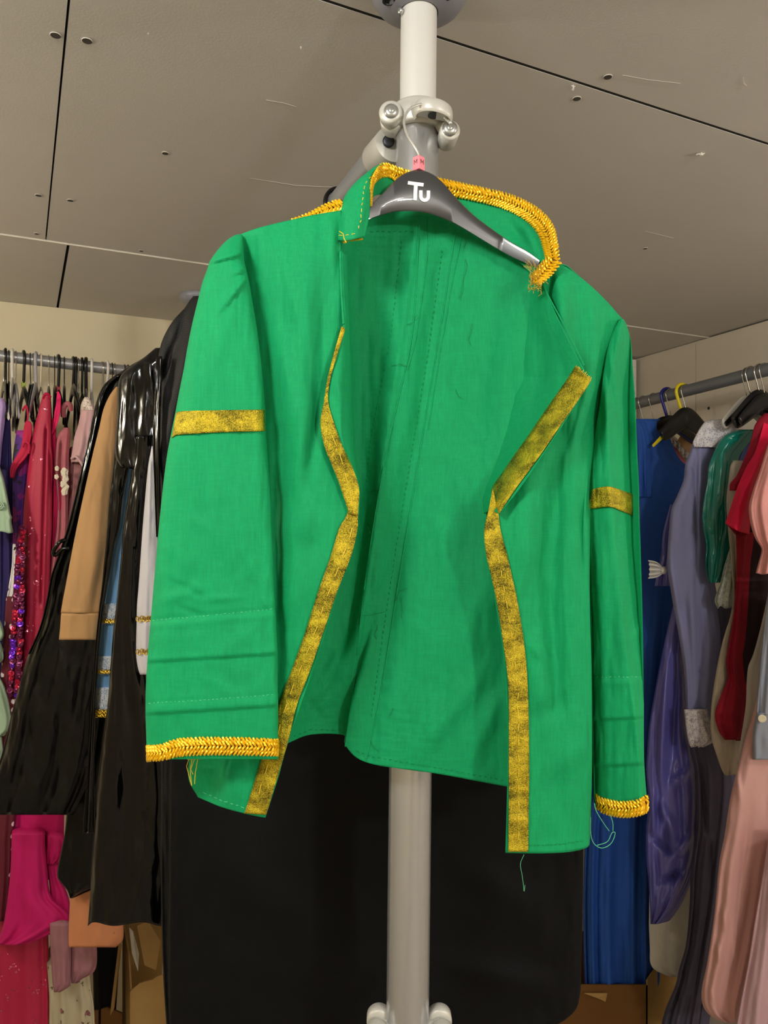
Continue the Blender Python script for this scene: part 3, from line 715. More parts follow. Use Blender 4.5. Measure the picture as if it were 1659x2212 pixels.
for i in range(14):
    x, y = 1244+i*2.4, 792+i*2.2
    fray.append(tube([P(x, y, rld(x, y)-.003), P(x+random.uniform(1, 5), y-random.uniform(2, 7), rld(x, y)-.004)], .0004, 5))
mk('frayed_end', join(*fray), M['thread_gold'], rbR)

# --- sleeves
sl_rows = [(507, 512, 522), (514, 498, 523), (532, 478, 524), (563, 455, 526), (583, 448, 531), (610, 438, 537), (650, 428, 544), (704, 415, 553), (755, 405, 560), (796, 398, 565), (846, 388, 569), (894, 379, 572), (944, 369, 574), (981, 362, 577), (1059, 352, 582),
           (1160, 342, 587), (1240, 335, 590), (1320, 328, 594), (1400, 321, 598), (1430, 319, 599), (1480, 316, 599), (1535, 315, 600), (1600, 317, 600), (1640, 318, 600)]
sl_cr = [('s', 455, 566, 526, 547, 14, .006), ('s', 489, 656, 533, 600, 16, .005), ('s', 515, 588, 534, 580, 8, .004), ('t', 500, 640, 440, 860, 22, .003),
         ('s', 316, 1427, 600, 1409, 55, .0042), ('s', 314, 1540, 600, 1521, 50, .0042), ('r', 325, 1340, 600, 1316, 6, -.0012), ('r', 330, 1352, 600, 1328, 9, .001), ('r', 318, 1519, 600, 1500, 5, -.0008),
         ('t', 340, 1300, 440, 1270, 12, .0026), ('t', 430, 1295, 520, 1290, 9, .0026), ('t', 380, 1310, 450, 1335, 8, -.002), ('t', 520, 1180, 580, 1290, 12, .0028), ('t', 345, 1130, 380, 1240, 12, .002), ('t', 470, 1430, 560, 1340, 18, .0024),
         ('t', 400, 1110, 480, 1160, 14, .0016), ('t', 360, 1250, 460, 1300, 8, -.002), ('t', 430, 1450, 500, 1500, 14, .0015), ('t', 560, 1280, 592, 1330, 8, .002), ('t', 500, 1040, 520, 1240, 26, .002), ('t', 520, 640, 540, 860, 30, .003), ('t', 590, 1000, 594, 1600, 7, .002)]
def sl_disp(x, y):
    d = crease(x, y, sl_cr)+wrinkle(x, y, 61, 45, 240, .0028)
    if y > 1020: d += .0012*nz(x/28, y/34, 3)*min(1, (y-1020)/150)
    return d+.0007*nz(x/10, y/120, 5)
SLD = .850
slg = drape([r+(SLD-.012*((r[0]-500)/1100)+.012*max(0, 1-(r[0]-507)/60),) for r in sl_rows], SLD, .024, .022, (0, 1, 0), 110, 4, sq=.8, disp=sl_disp)
sld = drape_depth([r+(SLD-.012*((r[0]-500)/1100)+.012*max(0, 1-(r[0]-507)/60),) for r in sl_rows], SLD, .024, .8, sl_disp)
sL = mk('sleeve', slg, M['green'], jk, thick=.0009)
each('stitching', (dashes([(330, 1340), (450, 1330), (596, 1315)], sld, 9, 5, .0004, .0008), dashes([(322, 1519), (450, 1512), (598, 1500)], sld, 9, 5, .0004, .0008)), M['thread_pale'], sL)
ab = strip([(381, 891), (400, 888), (480, 886), (571, 885)], [(371, 946), (388, 939), (470, 934), (573, 931)], 70, sld, .0022, 10, .0012, 40, 8)
mk('armband', ab, M['ribbon'], sL, thick=.0006)
cb_o = [(317, 1612), (345, 1610), (395, 1596), (500, 1594), (601, 1598)]; cb_i = [(318, 1643), (350, 1641), (400, 1631), (500, 1629), (600, 1632)]
cbr = mk('cuff_braid', strip(cb_o, cb_i, 60, sld, .0016, 5), M['braid_base'], sL, thick=.0006)
mk('cord', cords(cb_o, cb_i, sld, .0042, .0041, .0015, 1), M['braid'], cbr)
each('loose_thread', ([tube([P(410+i*6, 1634, .838), P(408+i*5+random.uniform(-8, 8), 1655+i*5, .836), P(412+i*4+random.uniform(-10, 10), 1690+random.uniform(-20, 20), .838)], .0004, 5) for i in range(4)]), M['thread_gold'], cbr)
# inner edge of the cuff on the far side, just below the braid
mk('cuff_edge', line([(405, 1639), (440, 1638), (475, 1634)], lambda x, y: .862, .0012, 0), M['braid'], cbr)

sr_rows = [(690, 1340, 1347), (700, 1334, 1352), (735, 1318, 1362), (800, 1305, 1367), (870, 1297, 1372), (950, 1284, 1375), (1050, 1274, 1380), (1110, 1268, 1381), (1200, 1270, 1384), (1350, 1278, 1388), (1500, 1280, 1390), (1600, 1282, 1390), (1650, 1283, 1391), (1720, 1285, 1396), (1745, 1288, 1398)]
rg = [(690, 1343), (870, 1312), (1054, 1317), (1141, 1321), (1277, 1336), (1420, 1352), (1560, 1372), (1660, 1380), (1745, 1385)]
def ridge_x(y): return at_y([(a, b) for a, b in rg], y)[1]
sr_cr = [('s', 1278, 1552, 1392, 1547, 40, .005), ('s', 1284, 1653, 1392, 1647, 40, .005), ('r', 1276, 1463, 1390, 1462, 5, -.001), ('r', 1278, 1475, 1390, 1473, 8, .0012), ('t', 1308, 780, 1330, 900, 9, -.006), ('t', 1320, 760, 1345, 1000, 14, .004), ('t', 1305, 830, 1318, 1000, 8, .004),
         ('t', 1360, 1000, 1372, 1400, 12, -.004), ('t', 1300, 1180, 1310, 1420, 14, .003), ('t', 1365, 1380, 1390, 1350, 10, .003)]
def sr_disp(x, y):
    xr = ridge_x(y)
    return .014-(.00075 if x > xr else .0004)*abs(x-xr)+crease(x, y, sr_cr)+wrinkle(x, y, 71, 28, 130, .0026)+.001*nz(x/8, y/90, 2)
srow = [r+(.918-.01*((r[0]-690)/1050),) for r in sr_rows]
srg = drape(srow, .918, .008, .03, (0, 1, 0), 90, 4, sq=.8, disp=sr_disp)
srd = drape_depth(srow, .918, .008, .8, sr_disp)
sR_ = mk('sleeve', srg, M['green'], jk, thick=.0009)
mk('stitching', dashes([(1280, 1463), (1388, 1462)], srd, 9, 5, .0004, .0008), M['thread_pale'], sR_)
mk('armband', strip([(1279, 1058), (1290, 1054), (1317, 1051), (1345, 1060), (1380, 1072)], [(1270, 1100), (1285, 1098), (1318, 1095), (1350, 1107), (1381, 1120)], 50, srd, .003, 10, .0012, 40, 9), M['ribbon'], sR_, thick=.0006)
c2o = [(1281, 1712), (1300, 1724), (1340, 1732), (1375, 1729), (1400, 1716)]; c2i = [(1284, 1742), (1304, 1756), (1340, 1764), (1376, 1762), (1402, 1752)]
srd2 = lambda x, y: srd(min(x, 1392), min(y, 1744))
cbr2 = mk('cuff_braid', strip(c2o, c2i, 40, srd2, .0016, 5), M['braid_base'], sR_, thick=.0006)
mk('cord', cords(c2o, c2i, srd2, .0042, .0041, .0015, 2), M['braid'], cbr2)
each('loose_thread', (tube(smooth_path([P(1284, 1735, .89), P(1288, 1752, .886), P(1305, 1780, .89), P(1316, 1795, .892)], 10), .0004, 5),
                        tube(smooth_path([P(1276, 1765, .89), P(1276, 1800, .89), P(1283, 1822, .89), P(1300, 1832, .89), P(1320, 1822, .892), P(1329, 1800, .892), P(1322, 1799, .892), P(1312, 1818, .891), P(1290, 1826, .89)], 30), .0004, 5),
                        tube(smooth_path([P(1318, 1760, .89), P(1324, 1778, .89), P(1324, 1795, .89)], 6), .0004, 5)), M['thread_pale'], cbr2)
mk('loose_thread', tube(smooth_path([P(1132, 1846, .863), P(1124, 1866, .863), P(1127, 1886, .863), P(1130, 1906, .863), P(1132, 1926, .863), P(1134, 1912, .863)], 14), .0003, 5), M['thread_pale'], fpr)

# --- stand collar
col_l = surf([
 [(800, 368, .912), (808, 362, .909), (818, 357, .907), (828, 352, .912)],
 [(771, 392, .893), (785, 385, .884), (798, 380, .882), (806, 376, .892)],
 [(747, 422, .880), (765, 418, .868), (785, 415, .864), (799, 412, .874)],
 [(734, 458, .870), (755, 458, .857), (778, 460, .855), (798, 460, .866)],
 [(729, 519, .863), (748, 520, .851), (768, 516, .850), (788, 511, .860)]], 30, 50, lambda x, y, u, v: wrinkle(x, y, 81, 25, 50, .0012))
ctop = [(798, 440, .868), (800, 405, .877), (804, 384, .886), (816, 363, .90), (832, 353, .922), (872, 366, .94), (950, 386, .95), (1050, 408, .945), (1110, 424, .935), (1160, 450, .918), (1192, 485, .90), (1203, 525, .89), (1209, 572, .88)]
cbot = [(797, 470, .870), (799, 440, .88), (806, 425, .89), (825, 420, .908), (850, 425, .928), (885, 452, .944), (960, 487, .952), (1040, 522, .948), (1085, 543, .936), (1118, 563, .918), (1138, 582, .905), (1148, 594, .893), (1160, 614, .881)]
cmid = [((a[0]+b[0])/2, (a[1]+b[1])/2, (a[2]+b[2])/2+.003) for a, b in zip(ctop, cbot)]
def col_disp(x, y, u, v): return wrinkle(x, y, 91, 35, 35, .002)*min(1, v*2)+crease(x, y, [('t', 1090, 470, 1150, 545, 14, -.006), ('t', 1130, 490, 1165, 560, 10, .005), ('r', 1000, 440, 1000, 500, 4, .001)])
col_i = surf([ctop, cmid, cbot], 150, 40, col_disp); cd = Depth(col_i)
coll = mk('collar', join(col_l, col_i), M['green'], jk, thick=.0011)
cld = Depth(col_l)
each('stitching', (dashes([(808, 372), (788, 398), (782, 440), (779, 480), (770, 505)], cld, 13, 8, .0005, .001), dashes([(733, 508), (750, 508), (770, 504)], cld, 14, 8, .0005, .001), line([(733, 500), (741, 504), (744, 518), (748, 524)], cld, .0006, .001)), M['thread_gold'], coll)
bo = [(799, 445), (800, 405), (804, 384), (816, 363), (832, 353), (872, 366), (950, 386), (1050, 408), (1110, 424), (1160, 450), (1192, 485), (1203, 525), (1209, 574)]
bi = [(802, 445), (805, 407), (812, 392), (828, 382), (846, 384), (866, 397), (950, 417), (1045, 437), (1095, 452), (1138, 476), (1164, 505), (1175, 537), (1181, 562)]
eo = [(1211, 568), (1192, 592), (1164, 617)]; ei = [(1184, 552), (1168, 572), (1144, 602)]
cdx = lambda x, y: cd(x, y)-(.004 if x > 1140 and y > 545 else 0)
brd = mk('collar_braid', join(strip(bo, bi, 120, cd, .0016, 5), strip(eo, ei, 20, cdx, .0026, 5)), M['braid_base'], coll, thick=.0006)
mk('cord', cords(bo, bi, cd, .0045, .0041, .0015, 3), M['braid'], brd)
mk('cord', cords(eo, ei, cdx, .006, .0041, .0015, 4), M['braid'], brd)
mk('cord', join(*[lathe(P(x, y, .8625), (0, -1, 0), [(0, .0008), (.001, .0014), (.002, .0008)], 8) for x, y in [(742+i*3.6, 521-i*.35) for i in range(12)]], lathe(P(745, 523, .861), (0, -1, 0), [(0, .001), (.002, .0024), (.004, .001)], 10)), M['braid'], brd)
tuft = []
for i in range(24):
    a = random.uniform(-2.6, -.9); x, y = random.uniform(1146, 1166), random.uniform(575, 612); L = random.uniform(10, 40)
    d0 = cdx(x, y)-.006
    tuft.append(tube(smooth_path([P(x, y, d0), P(x+math.cos(a)*L*.5+random.uniform(-5, 5), y+math.sin(a)*L*.5, d0-.004), P(x+math.cos(a)*L*.8+random.uniform(-8, 8), y+math.sin(a)*L, d0-.003)], 6), .00025, 4))
for i in range(50):
    x, y = random.uniform(1143, 1172), random.uniform(596, 628); d0 = cdx(min(x, 1165), min(y, 612))-.006; a = random.uniform(0, 6.3); L = random.uniform(4, 14)
    tuft.append(tube([P(x, y, d0), P(x+math.cos(a)*L*.6, y+math.sin(a)*L*.6, d0-.002), P(x+math.cos(a+.6)*L, y+math.sin(a+.6)*L, d0-.001)], .00035, 4))
mk('frayed_end', join(*tuft), M['thread_fuzz'], brd)
ep_o = [(630, 474), (665, 461), (700, 443), (722, 434), (739, 431)]; ep_i = [(632, 494), (667, 481), (702, 468), (724, 462), (742, 460)]
epd = lambda x, y: .874
ep = mk('shoulder_braid', strip(ep_o, ep_i, 30, epd, .0, 4), M['braid_base'], jk, thick=.001)
mk('cord', cords(ep_o, ep_i, epd, .003, .0041, .0015, 5), M['braid'], ep)

# ------------------------------------------------------------------ the hanger of the jacket
hg = thing('coat_hanger', 'black plastic hanger with white lettering and a pink size cube inside the green jacket', 'hanger', P(905, 470, .897))
hd = lambda x: .897+.00013*(x-905)-(.00038*(x-1080) if x > 1080 else 0)+(.00004*(830-x) if x < 830 else 0)
h_top = [(600, 545), (660, 520), (720, 492), (770, 463), (795, 447), (820, 424), (840, 403), (860, 384), (880, 372), (905, 367), (930, 374), (952, 390), (985, 427), (1020, 462), (1060, 493), (1100, 520), (1140, 543), (1166, 562)]
h_bot = [(606, 562), (664, 540), (720, 514), (770, 488), (795, 476), (820, 467), (840, 461), (860, 457), (880, 456), (905, 457), (930, 462), (952, 470), (985, 486), (1020, 506), (1060, 530), (1100, 553), (1140, 571), (1160, 579)]
n = 90; A = spl(h_top, n); B = [None]*n
Bs = spl(h_bot, n)
V_ = []
prof = [(0, .0055), (0, -.0035), (.05, -.0062), (.5, -.0062), (.95, -.0046), (1, -.0028), (1, .0055)]   # down the face: (fraction, depth)
for i in range(n):
    for f, dz in prof:
        x = A[i][0]+(Bs[i][0]-A[i][0])*f; y = A[i][1]+(Bs[i][1]-A[i][1])*f
        V_.append(P(x, y, hd(x)+dz))
m_ = len(prof); F_ = []
for i in range(n-1):
    for k in range(m_):
        k2 = (k+1) % m_; F_.append((i*m_+k, (i+1)*m_+k, (i+1)*m_+k2, i*m_+k2))
F_ += [tuple(range(m_-1, -1, -1)), tuple(range((n-1)*m_, n*m_))]
body = mk('body', (V_, F_), M['hanger_black'], hg)
hz = lambda x: hd(x)-.0064
def glyph(polys, name, mat, parent, depth, t=.0006):
    g = []
    for q in polys: g.append(prism([P(x, y, depth(x, y)) for x, y in q], (0, t, 0)))
    return mk(name, join(*g), mat, parent, smooth=False)
tdep = lambda x, y: hz(x)-.0003
ucurve = [(908, 411), (917.5, 412), (917, 424)]+[(917.3+5.6*math.cos(a)+4.3, 425+4.6*math.sin(a)) for a in [PI, PI*.8, PI*.6, PI*.45, PI*.3, PI*.12]]+[(925.4, 412.4), (929.6, 412), (929.2, 424)]
Tq = [(881.5, 391), (915.5, 395.5), (914.5, 402.8), (902.3, 401.4), (900.3, 433), (892.5, 432.2), (894.2, 400.2), (880.6, 398.2)]
def band(c, w):
    out = []; inn = []
    for i, p in enumerate(c):
        a = c[max(0, i-1)]; b = c[min(len(c)-1, i+1)]; dx, dy = b[0]-a[0], b[1]-a[1]; L = math.hypot(dx, dy)
        out.append((p[0]-dy/L*w/2, p[1]+dx/L*w/2)); inn.append((p[0]+dy/L*w/2, p[1]-dx/L*w/2))
    return [[out[i], out[i+1], inn[i+1], inn[i]] for i in range(len(c)-1)]
uc = [(909, 411), (909, 424)]+[(917.2+8.2*math.cos(a), 424+8.3*math.sin(a)) for a in [PI*(1-i/10) for i in range(1, 10)]]+[(925.4, 424), (925.6, 411.5)]
glyph([Tq]+band(uc, 7.4), 'lettering', M['white_print'], body, tdep)
# wire hook through the clamp eyelet
hk = [P(905, 372, .8975), P(905, 345, .8975), P(903, 330, .898), P(893, 312, .90), P(880, 292, .905), P(873, 268, .912), P(876, 248, .92), P(887, 234, .926), P(905, 226, .934), P(925, 226, .944), P(943, 236, .952), P(955, 248, .954), P(964, 258, .951), P(972, 265, .946)]
mk('hook', join(tube(smooth_path(hk, 60), .0016, 10), lathe(hk[-1], (.6, -.4, -.5), [(-.002, .001), (0, .0022), (.002, .0022), (.003, .001)], 10)), M['chrome'], hg)
# size cube set on edge
ct, cw, ch = P(904.5, 340, .8975), .0108, .0165
ax1 = Vector((.7071, .7071, 0)); ax2 = Vector((-.7071, .7071, 0)); cc = Vector((ct.x, ct.y+.000, ct.z-ch/2))
cube = mk('size_cube', box(cc, cw, cw, ch, ax1, ax2, (0, 0, 1)), M['pink_tag'], hg, smooth=True, bevel=.0008)
def letterM(c, ex, ez, nrm, w, h, t):
    pts = [(-.5, -.5), (-.5, .5), (0, -.2), (.5, .5), (.5, -.5)]; g = []
    for (a, b) in zip(pts, pts[1:]):
        pa = c+ex*(a[0]*w)+ez*(a[1]*h); pb = c+ex*(b[0]*w)+ez*(b[1]*h); d = (pb-pa).normalized(); s = nrm.cross(d)*t/2
        g.append(prism([pa-s-d*t*.4, pb-s+d*t*.4, pb+s+d*t*.4, pa+s-d*t*.4], nrm*.0002))
    return join(*g)
ez_ = Vector((0, 0, 1))
n1, n2 = -ax1, -ax2
mk('lettering', join(letterM(cc+n1*(cw/2+.0001)+ez_*.0012, -ax2, ez_, n1, .0046, .0050, .0005), letterM(cc+n2*(cw/2+.0001)+ez_*.0012, ax1, ez_, n2, .0046, .0050, .0005)), M['black_print'], cube, smooth=False)
# ------------------------------------------------------------------ clothes on the rails
DL = Vector((-.445, .896, 0)); DA = Vector((-.39, .92, 0)); DR = Vector((.94, .342, 0))
def fo(k, a, seed=0): return [(k, a, 1.3*seed, 2.2, .7), (k*2+1, a*.45, 2.1*seed+1, 3, .9), (2, a*.6, seed, 1.5, .8)]
def piece(name, mat, rows, D, ab=.05, dirv=DL, af=.02, k=7, amp=.006, seed=0, parent=None, thick=.0012, step=9, disp=None, nu=56, sq=.9, hem=0, wob=0, wr=.0022):
    sd = seed*7+3
    def dp(x, y): return wrinkle(x, y, sd, 22, 110, wr)+(disp(x, y) if disp else 0)
    return mk(name, drape(rows, D, af, ab, dirv, nu, step, fo(k, amp, seed), sd, wob, dp, True, sq, hem), mat, parent, thick=thick)
def garment(name, label, cat, mat, rows, D, group=None, **k):
    return tag(piece(name, mat, rows, D, **k), label, cat, group)
def gthing(name, label, cat, rows, D, group=None):
    r = rows[-1]; return thing(name, label, cat, P((r[1]+r[2])/2, r[0], D), group)

M['mesh_black'], nt_, b_ = new_mat('black mesh cloth')
ck = N(nt_, 'ShaderNodeTexChecker'); ck.inputs['Scale'].default_value = 430; nt_.links.new(coords(nt_), ck.inputs['Vector'])
ck.inputs['Color1'].default_value = lin('040405'); ck.inputs['Color2'].default_value = lin('1e1e1f'); nt_.links.new(ck.outputs['Color'], b_.inputs['Base Color']); b_.inputs['Roughness'].default_value = .6; b_.inputs['Specular IOR Level'].default_value = .3
M['vinyl'] = vinyl('black vinyl', '050506', .14, (22, 22, 7), .2, .38, 120); M['vinyl2'] = vinyl('black crinkled vinyl', '09090a', .28, (24, 24, 14), .5, .3, 60)
M['vinyl3'] = vinyl('matt black vinyl', '090909', .38, (22, 22, 14), .6, .25, 60)
M['black_cloth'] = cloth('black twill', '060607', .8, .2, 700, .6, (9, 9, 6), .4, .0, .18)
M['tan'] = cloth('tan jersey', 'ad865a', .75, .06, 900, .2, (26, 26, 12), .3, .2)
M['skyblue'] = satin('light blue satin', '78a9d6', .45, .4)
M['white_satin'] = satin('pale grey satin', 'c4c2c8', .4, .5)
M['lace_white'] = lace('white lace on blue', 'e0e2e6', '7f9fc0', 330)
M['gold_small'] = solid('gold trim cord', 'c8a020', .32, .7, .6, .3, 500)
M['lilac'] = cloth('lilac jersey', 'a48cc0'); M['navy'] = cloth('navy jersey', '2c2458', .85, .08, sheen=.05)
M['sage'] = cloth('sage green chiffon', '9db79c', .6, .05)
M['cherry'] = glitter('cherry glitter velvet', 'a8123c', 'ff9cb8', 230, .15)
M['cherry_plain'] = cloth('cherry jersey', 'b31c42', .7)
M['hot_pink'] = cloth('hot pink jersey', 'cf1c5c', .7)
M['plum'] = spots('plum and black print', '1a1420', ('8c1c7c', '4a1c78'), 13, .55, .7, True)
M['dots'] = spots('burgundy cloth with white dots', '5a0a20', ('d8ccd0', 'd8ccd0'), 30, .22)
M['bw'] = spots('white cloth with black lines', 'd8d4d4', ('181818', '181818'), 40, .2, .8, True)
M['rose'] = cloth('dusty rose knit', 'a55e68'); M['mauve'] = cloth('mauve brown crepe', '99686a')
M['palepink'] = cloth('pale pink satin', 'c29a9e', .55); M['lace_pink'] = lace('cream lace', 'dccfc4', '9c8078', 200)
M['cream_flower'] = cloth('cream applique', 'd8cdb8')
M['magenta'] = cloth('magenta chiffon', 'b5145f', .7, .06, sheen=.5)
M['rosegrey'] = cloth('grey rose chiffon', '93646c', .7)
M['floral'] = spots('cream cloth with small roses', 'b0a488', ('a85068', '5c4838'), 40, .26, .8, True)
M['peach'] = glitter('peach sequin cloth', 'c07c54', 'ffd8b0', 190, .02, rough=.5)
M['seq_red'] = solid('red sequin', 'b0183c', .22, .6); M['seq_purple'] = solid('purple sequin', '6a22c4', .2, .6); M['seq_plum'] = solid('plum sequin', '641440', .25, .5)
M['royal'] = cloth('royal blue crepe', '2450a0', .7, .05); M['peri'] = satin('periwinkle satin', '6462b4', .3, .7, (14, 14, 7), .6)
M['offwhite'] = cloth('off white lining', 'cecabf', .7); M['slate'] = cloth('slate blue suiting', '8486ae', .75, .04)
M['lace_grey'] = lace('white lace collar', 'dcd8da', 'a8a6b4', 150); M['lace_cuff'] = lace('white lace cuff', 'dad4d4', '8c8490', 240)
M['charcoal'] = cloth('charcoal crepe', '545064', .8); M['teal'] = satin('teal satin', '07796a', .26, .7, (14, 14, 5), .6)
M['blue_satin'] = satin('blue satin', '2f4890', .35, .5); M['sage_lace'] = lace('sage lace', 'b8bcb0', '7d8578', 300)
M['cream'+'_sleeve'] = cloth('cream cotton', 'b9ae9c'); M['crimson'] = cloth('crimson crepe', 'df1846', .6)
M['wine'] = cloth('wine red knit', '8c1228', .8); M['darkbrown'] = cloth('black brown cloth', '2b1b20', .8)
M['pinkblouse'] = cloth('salmon pink cotton', 'df9a96', .65); M['greywhite'] = satin('grey white satin', 'b9b2ab', .4, .4)
M['bluegrey'] = satin('blue grey sheer cloth', '9096a6', .4, .4); M['pinksatin'] = satin('old pink satin', 'd8a6a2', .42, .4)
M['mauvepink'] = satin('mauve pink satin', 'cba6ae', .42, .4); M['pinklin'] = satin('pink satin', 'd87f86', .45, .4)
M['tancup'] = cloth('tan cup', 'c79c70'); M['lace_ivory'] = lace('ivory lace', 'd6cfc6', '6c6058', 180)
M['white_cloth'] = satin('white satin', 'd6d3cc', .45, .4)
M['card'] = wallmat('brown cardboard', '9c7c4a', .06, 8, 120, .1); M['card_dark'] = wallmat('dark brown cardboard', '6c4a24', .06, 8, 120, .1)
M['pearl'] = solid('cream button', 'd8cdb0', .35)

# ---- on the rail behind the jacket
garment('garment_cover', 'wide plain black cloth cover hanging behind the pole below the green jacket', 'garment cover', M['black_cloth'],
  [(545, 660, 900), (575, 560, 1040), (640, 480, 1150), (760, 450, 1190), (950, 410, 1225), (1200, 385, 1245), (1640, 371, 1258), (1900, 368, 1259), (2080, 367, 1255), (2150, 367, 1252), (2185, 367, 1240), (2215, 368, 1200), (2250, 372, 1120)], 1.22,
  ab=.05, dirv=DA, af=.02, k=4, amp=.004, seed=2, nu=120, step=12, sq=.55, wr=.004,
  disp=lambda x, y: crease(x, y, [('t', 420, 1800, 760, 2060, 60, .008), ('t', 1000, 1850, 1180, 2000, 40, .012), ('t', 1180, 1880, 1160, 2080, 25, .012), ('t', 960, 2080, 1200, 2140, 30, .012), ('t', 700, 1650, 830, 2000, 80, -.012), ('t', 460, 1640, 620, 1760, 50, -.006)]))
meshj = gthing('mesh_coat', 'black woven mesh coat just behind the left shoulder of the green jacket', 'coat', [(2060, 352, 560)], 1.4)
piece('body', M['mesh_black'], [(640, 418, 520), (652, 408, 530), (664, 401, 540), (691, 376, 560), (718, 359, 570), (745, 348, 575), (800, 339, 575), (877, 334, 575), (956, 331, 575), (1061, 335, 575), (1140, 340, 580), (1300, 346, 580), (1660, 349, 560), (1850, 348, 560), (2000, 350, 560), (2120, 354, 550), (2240, 362, 545)], 1.4, .05, DA, .02, 9, .008, 3, meshj, nu=90, sq=.8, wr=.006, disp=lambda x, y: crease(x, y, [('t', 425, 660, 352, 1000, 12, .014), ('t', 400, 680, 340, 860, 9, -.012)]))
piece('lapel', M['vinyl'], [(770, 338, 350), (830, 336, 349), (950, 332, 345), (1050, 334, 346), (1160, 338, 350)], 1.374, .01, DA, .006, 3, .002, 4, meshj, step=6)
# tan dress sleeve
tan = gthing('tan_dress', 'tan dress sleeve with a stitched cuff hanging between black vinyl coats', 'dress', [(1382, 128, 207)], 1.6)
tr = [(836, 251, 254), (850, 240, 254), (867, 231, 254), (888, 223, 253), (924, 215, 251), (977, 202, 248), (1035, 189, 243), (1108, 173, 235), (1187, 157, 230), (1257, 144, 223), (1299, 136, 218), (1324, 132, 215)]
piece('sleeve', M['tan'], tr, 1.6, .03, DA, .016, 3, .003, 5, tan, step=6, nu=64, disp=lambda x, y: crease(x, y, [('t', 235, 1150, 205, 1315, 8, -.006), ('t', 215, 1180, 195, 1310, 8, .004), ('t', 180, 1100, 215, 1010, 8, .003), ('r', 130, 1320, 216, 1329, 4, .003)]))
piece('cuff', M['tan'], [(1325, 133, 215), (1332, 132, 215), (1350, 131, 212), (1382, 128, 207)], 1.598, .03, DA, .018, 2, .001, 6, tan, step=5)
# vinyl coats
c1 = [(770, 318, 345), (791, 280, 345), (809, 253, 340), (825, 232, 335), (843, 219, 330), (867, 210, 325), (890, 204, 320), (924, 197, 315), (964, 189, 310), (1008, 178, 305), (1074, 163, 300), (1139, 147, 290), (1197, 128, 280), (1244, 112, 270), (1297, 102, 260), (1358, 86, 245), (1413, 62, 235), (1486, 41, 225), (1548, 24, 215), (1624, 6, 205), (1690, -15, 190), (1752, -32, 162), (1760, -30, 158)]
vc = gthing('vinyl_coat', 'flared black vinyl coat behind the tan sleeve, hem above the magenta skirt', 'coat', c1, 1.7)
piece('body', M['vinyl2'], c1, 1.7, .06, DA, .03, 8, .007, 7, vc, nu=110, step=7, wr=.004)
ed = [(a, b) for a, b, c in c1 if 800 < a < 1420]
piece('facing', M['vinyl'], [(y, x-1, x+(9 if y < 1200 else 7)) for y, x in ed], 1.668, .012, DA, .008, 3, .002, 8, vc, step=5)
mk('loop', tube(smooth_path([P(140, 1166, 1.66), P(128, 1172, 1.65), P(116, 1190, 1.65), P(119, 1200, 1.655), P(134, 1186, 1.66), P(150, 1184, 1.665)], 16), .0045, 8), M['vinyl'], vc)
v2 = gthing('vinyl_coat', 'narrow shiny black vinyl coat between the tan sleeve and the white sleeve', 'coat', [(1975, 193, 350)], 1.5)
piece('body', M['vinyl'], [(752, 336, 352), (772, 312, 352), (790, 286, 352), (810, 263, 351), (840, 255, 350), (880, 254, 348), (940, 250, 345), (985, 250, 336), (1010, 262, 326)], 1.5, .05, DA, .02, 4, .003, 9, v2, nu=90, step=5, wr=.003)
piece('front_panel', M['vinyl'], [(930, 250, 296), (975, 247, 288), (1021, 243, 276), (1074, 237, 265), (1139, 232, 257), (1179, 229, 247), (1218, 225, 240), (1264, 221, 232), (1320, 214, 223), (1400, 206, 214), (1560, 196, 205), (1700, 186, 203), (1800, 180, 203)], 1.53, .03, DA, .014, 4, .004, 10, v2, step=7, wr=.004)
piece('front_panel', M['vinyl'], [(940, 290, 335), (975, 292, 330), (1021, 285, 322), (1061, 279, 318), (1152, 266, 310), (1205, 262, 306), (1297, 253, 302), (1358, 246, 306), (1440, 239, 322), (1521, 233, 345), (1600, 222, 356), (1750, 206, 364), (1900, 197, 364), (1960, 193, 362), (1996, 190, 360)], 1.49, .03, DA, .02, 5, .005, 11, v2, step=7, nu=80, wr=.004, hem=4)
garment('black_skirt', 'matt black skirt with a stepped hem above the peach sequin cloth', 'skirt', M['vinyl3'],
  [(1520, 186, 262), (1600, 172, 262), (1700, 150, 262), (1800, 140, 264), (1870, 126, 262), (1895, 124, 262), (1910, 134, 240), (1922, 145, 199), (1940, 152, 157)], 1.76, ab=.04, dirv=DA, k=5, amp=.005, seed=12, step=6)
blue = gthing('blue_dress', 'light blue satin sleeve with bands of white lace and gold trim', 'dress', [(1556, 202, 240)], 1.57)
br = [(965, 286, 292), (1000, 280, 293), (1035, 271, 292), (1087, 264, 290), (1139, 256, 285), (1160, 250, 280), (1192, 240, 275), (1231, 236, 270), (1280, 227, 262), (1340, 219, 255), (1420, 213, 250), (1490, 207, 245)]
piece('sleeve', M['skyblue'], br, 1.57, .03, DA, .014, 3, .003, 13, blue, step=6)
def bandrows(rows, y0, y1, grow=1.5): return [(y, at_y(rows, y)[1]-grow, at_y(rows, y)[2]+grow) for y in (y0, (y0+y1)/2, y1)]
br2 = br+[(1556, 201, 241)]
for y0, y1 in ((1304, 1338), (1418, 1448), (1486, 1534)):
    piece('lace_band', M['lace_white'], bandrows(br2, y0, y1), 1.568, .03, DA, .018, 6, .002, 14, blue, step=4)
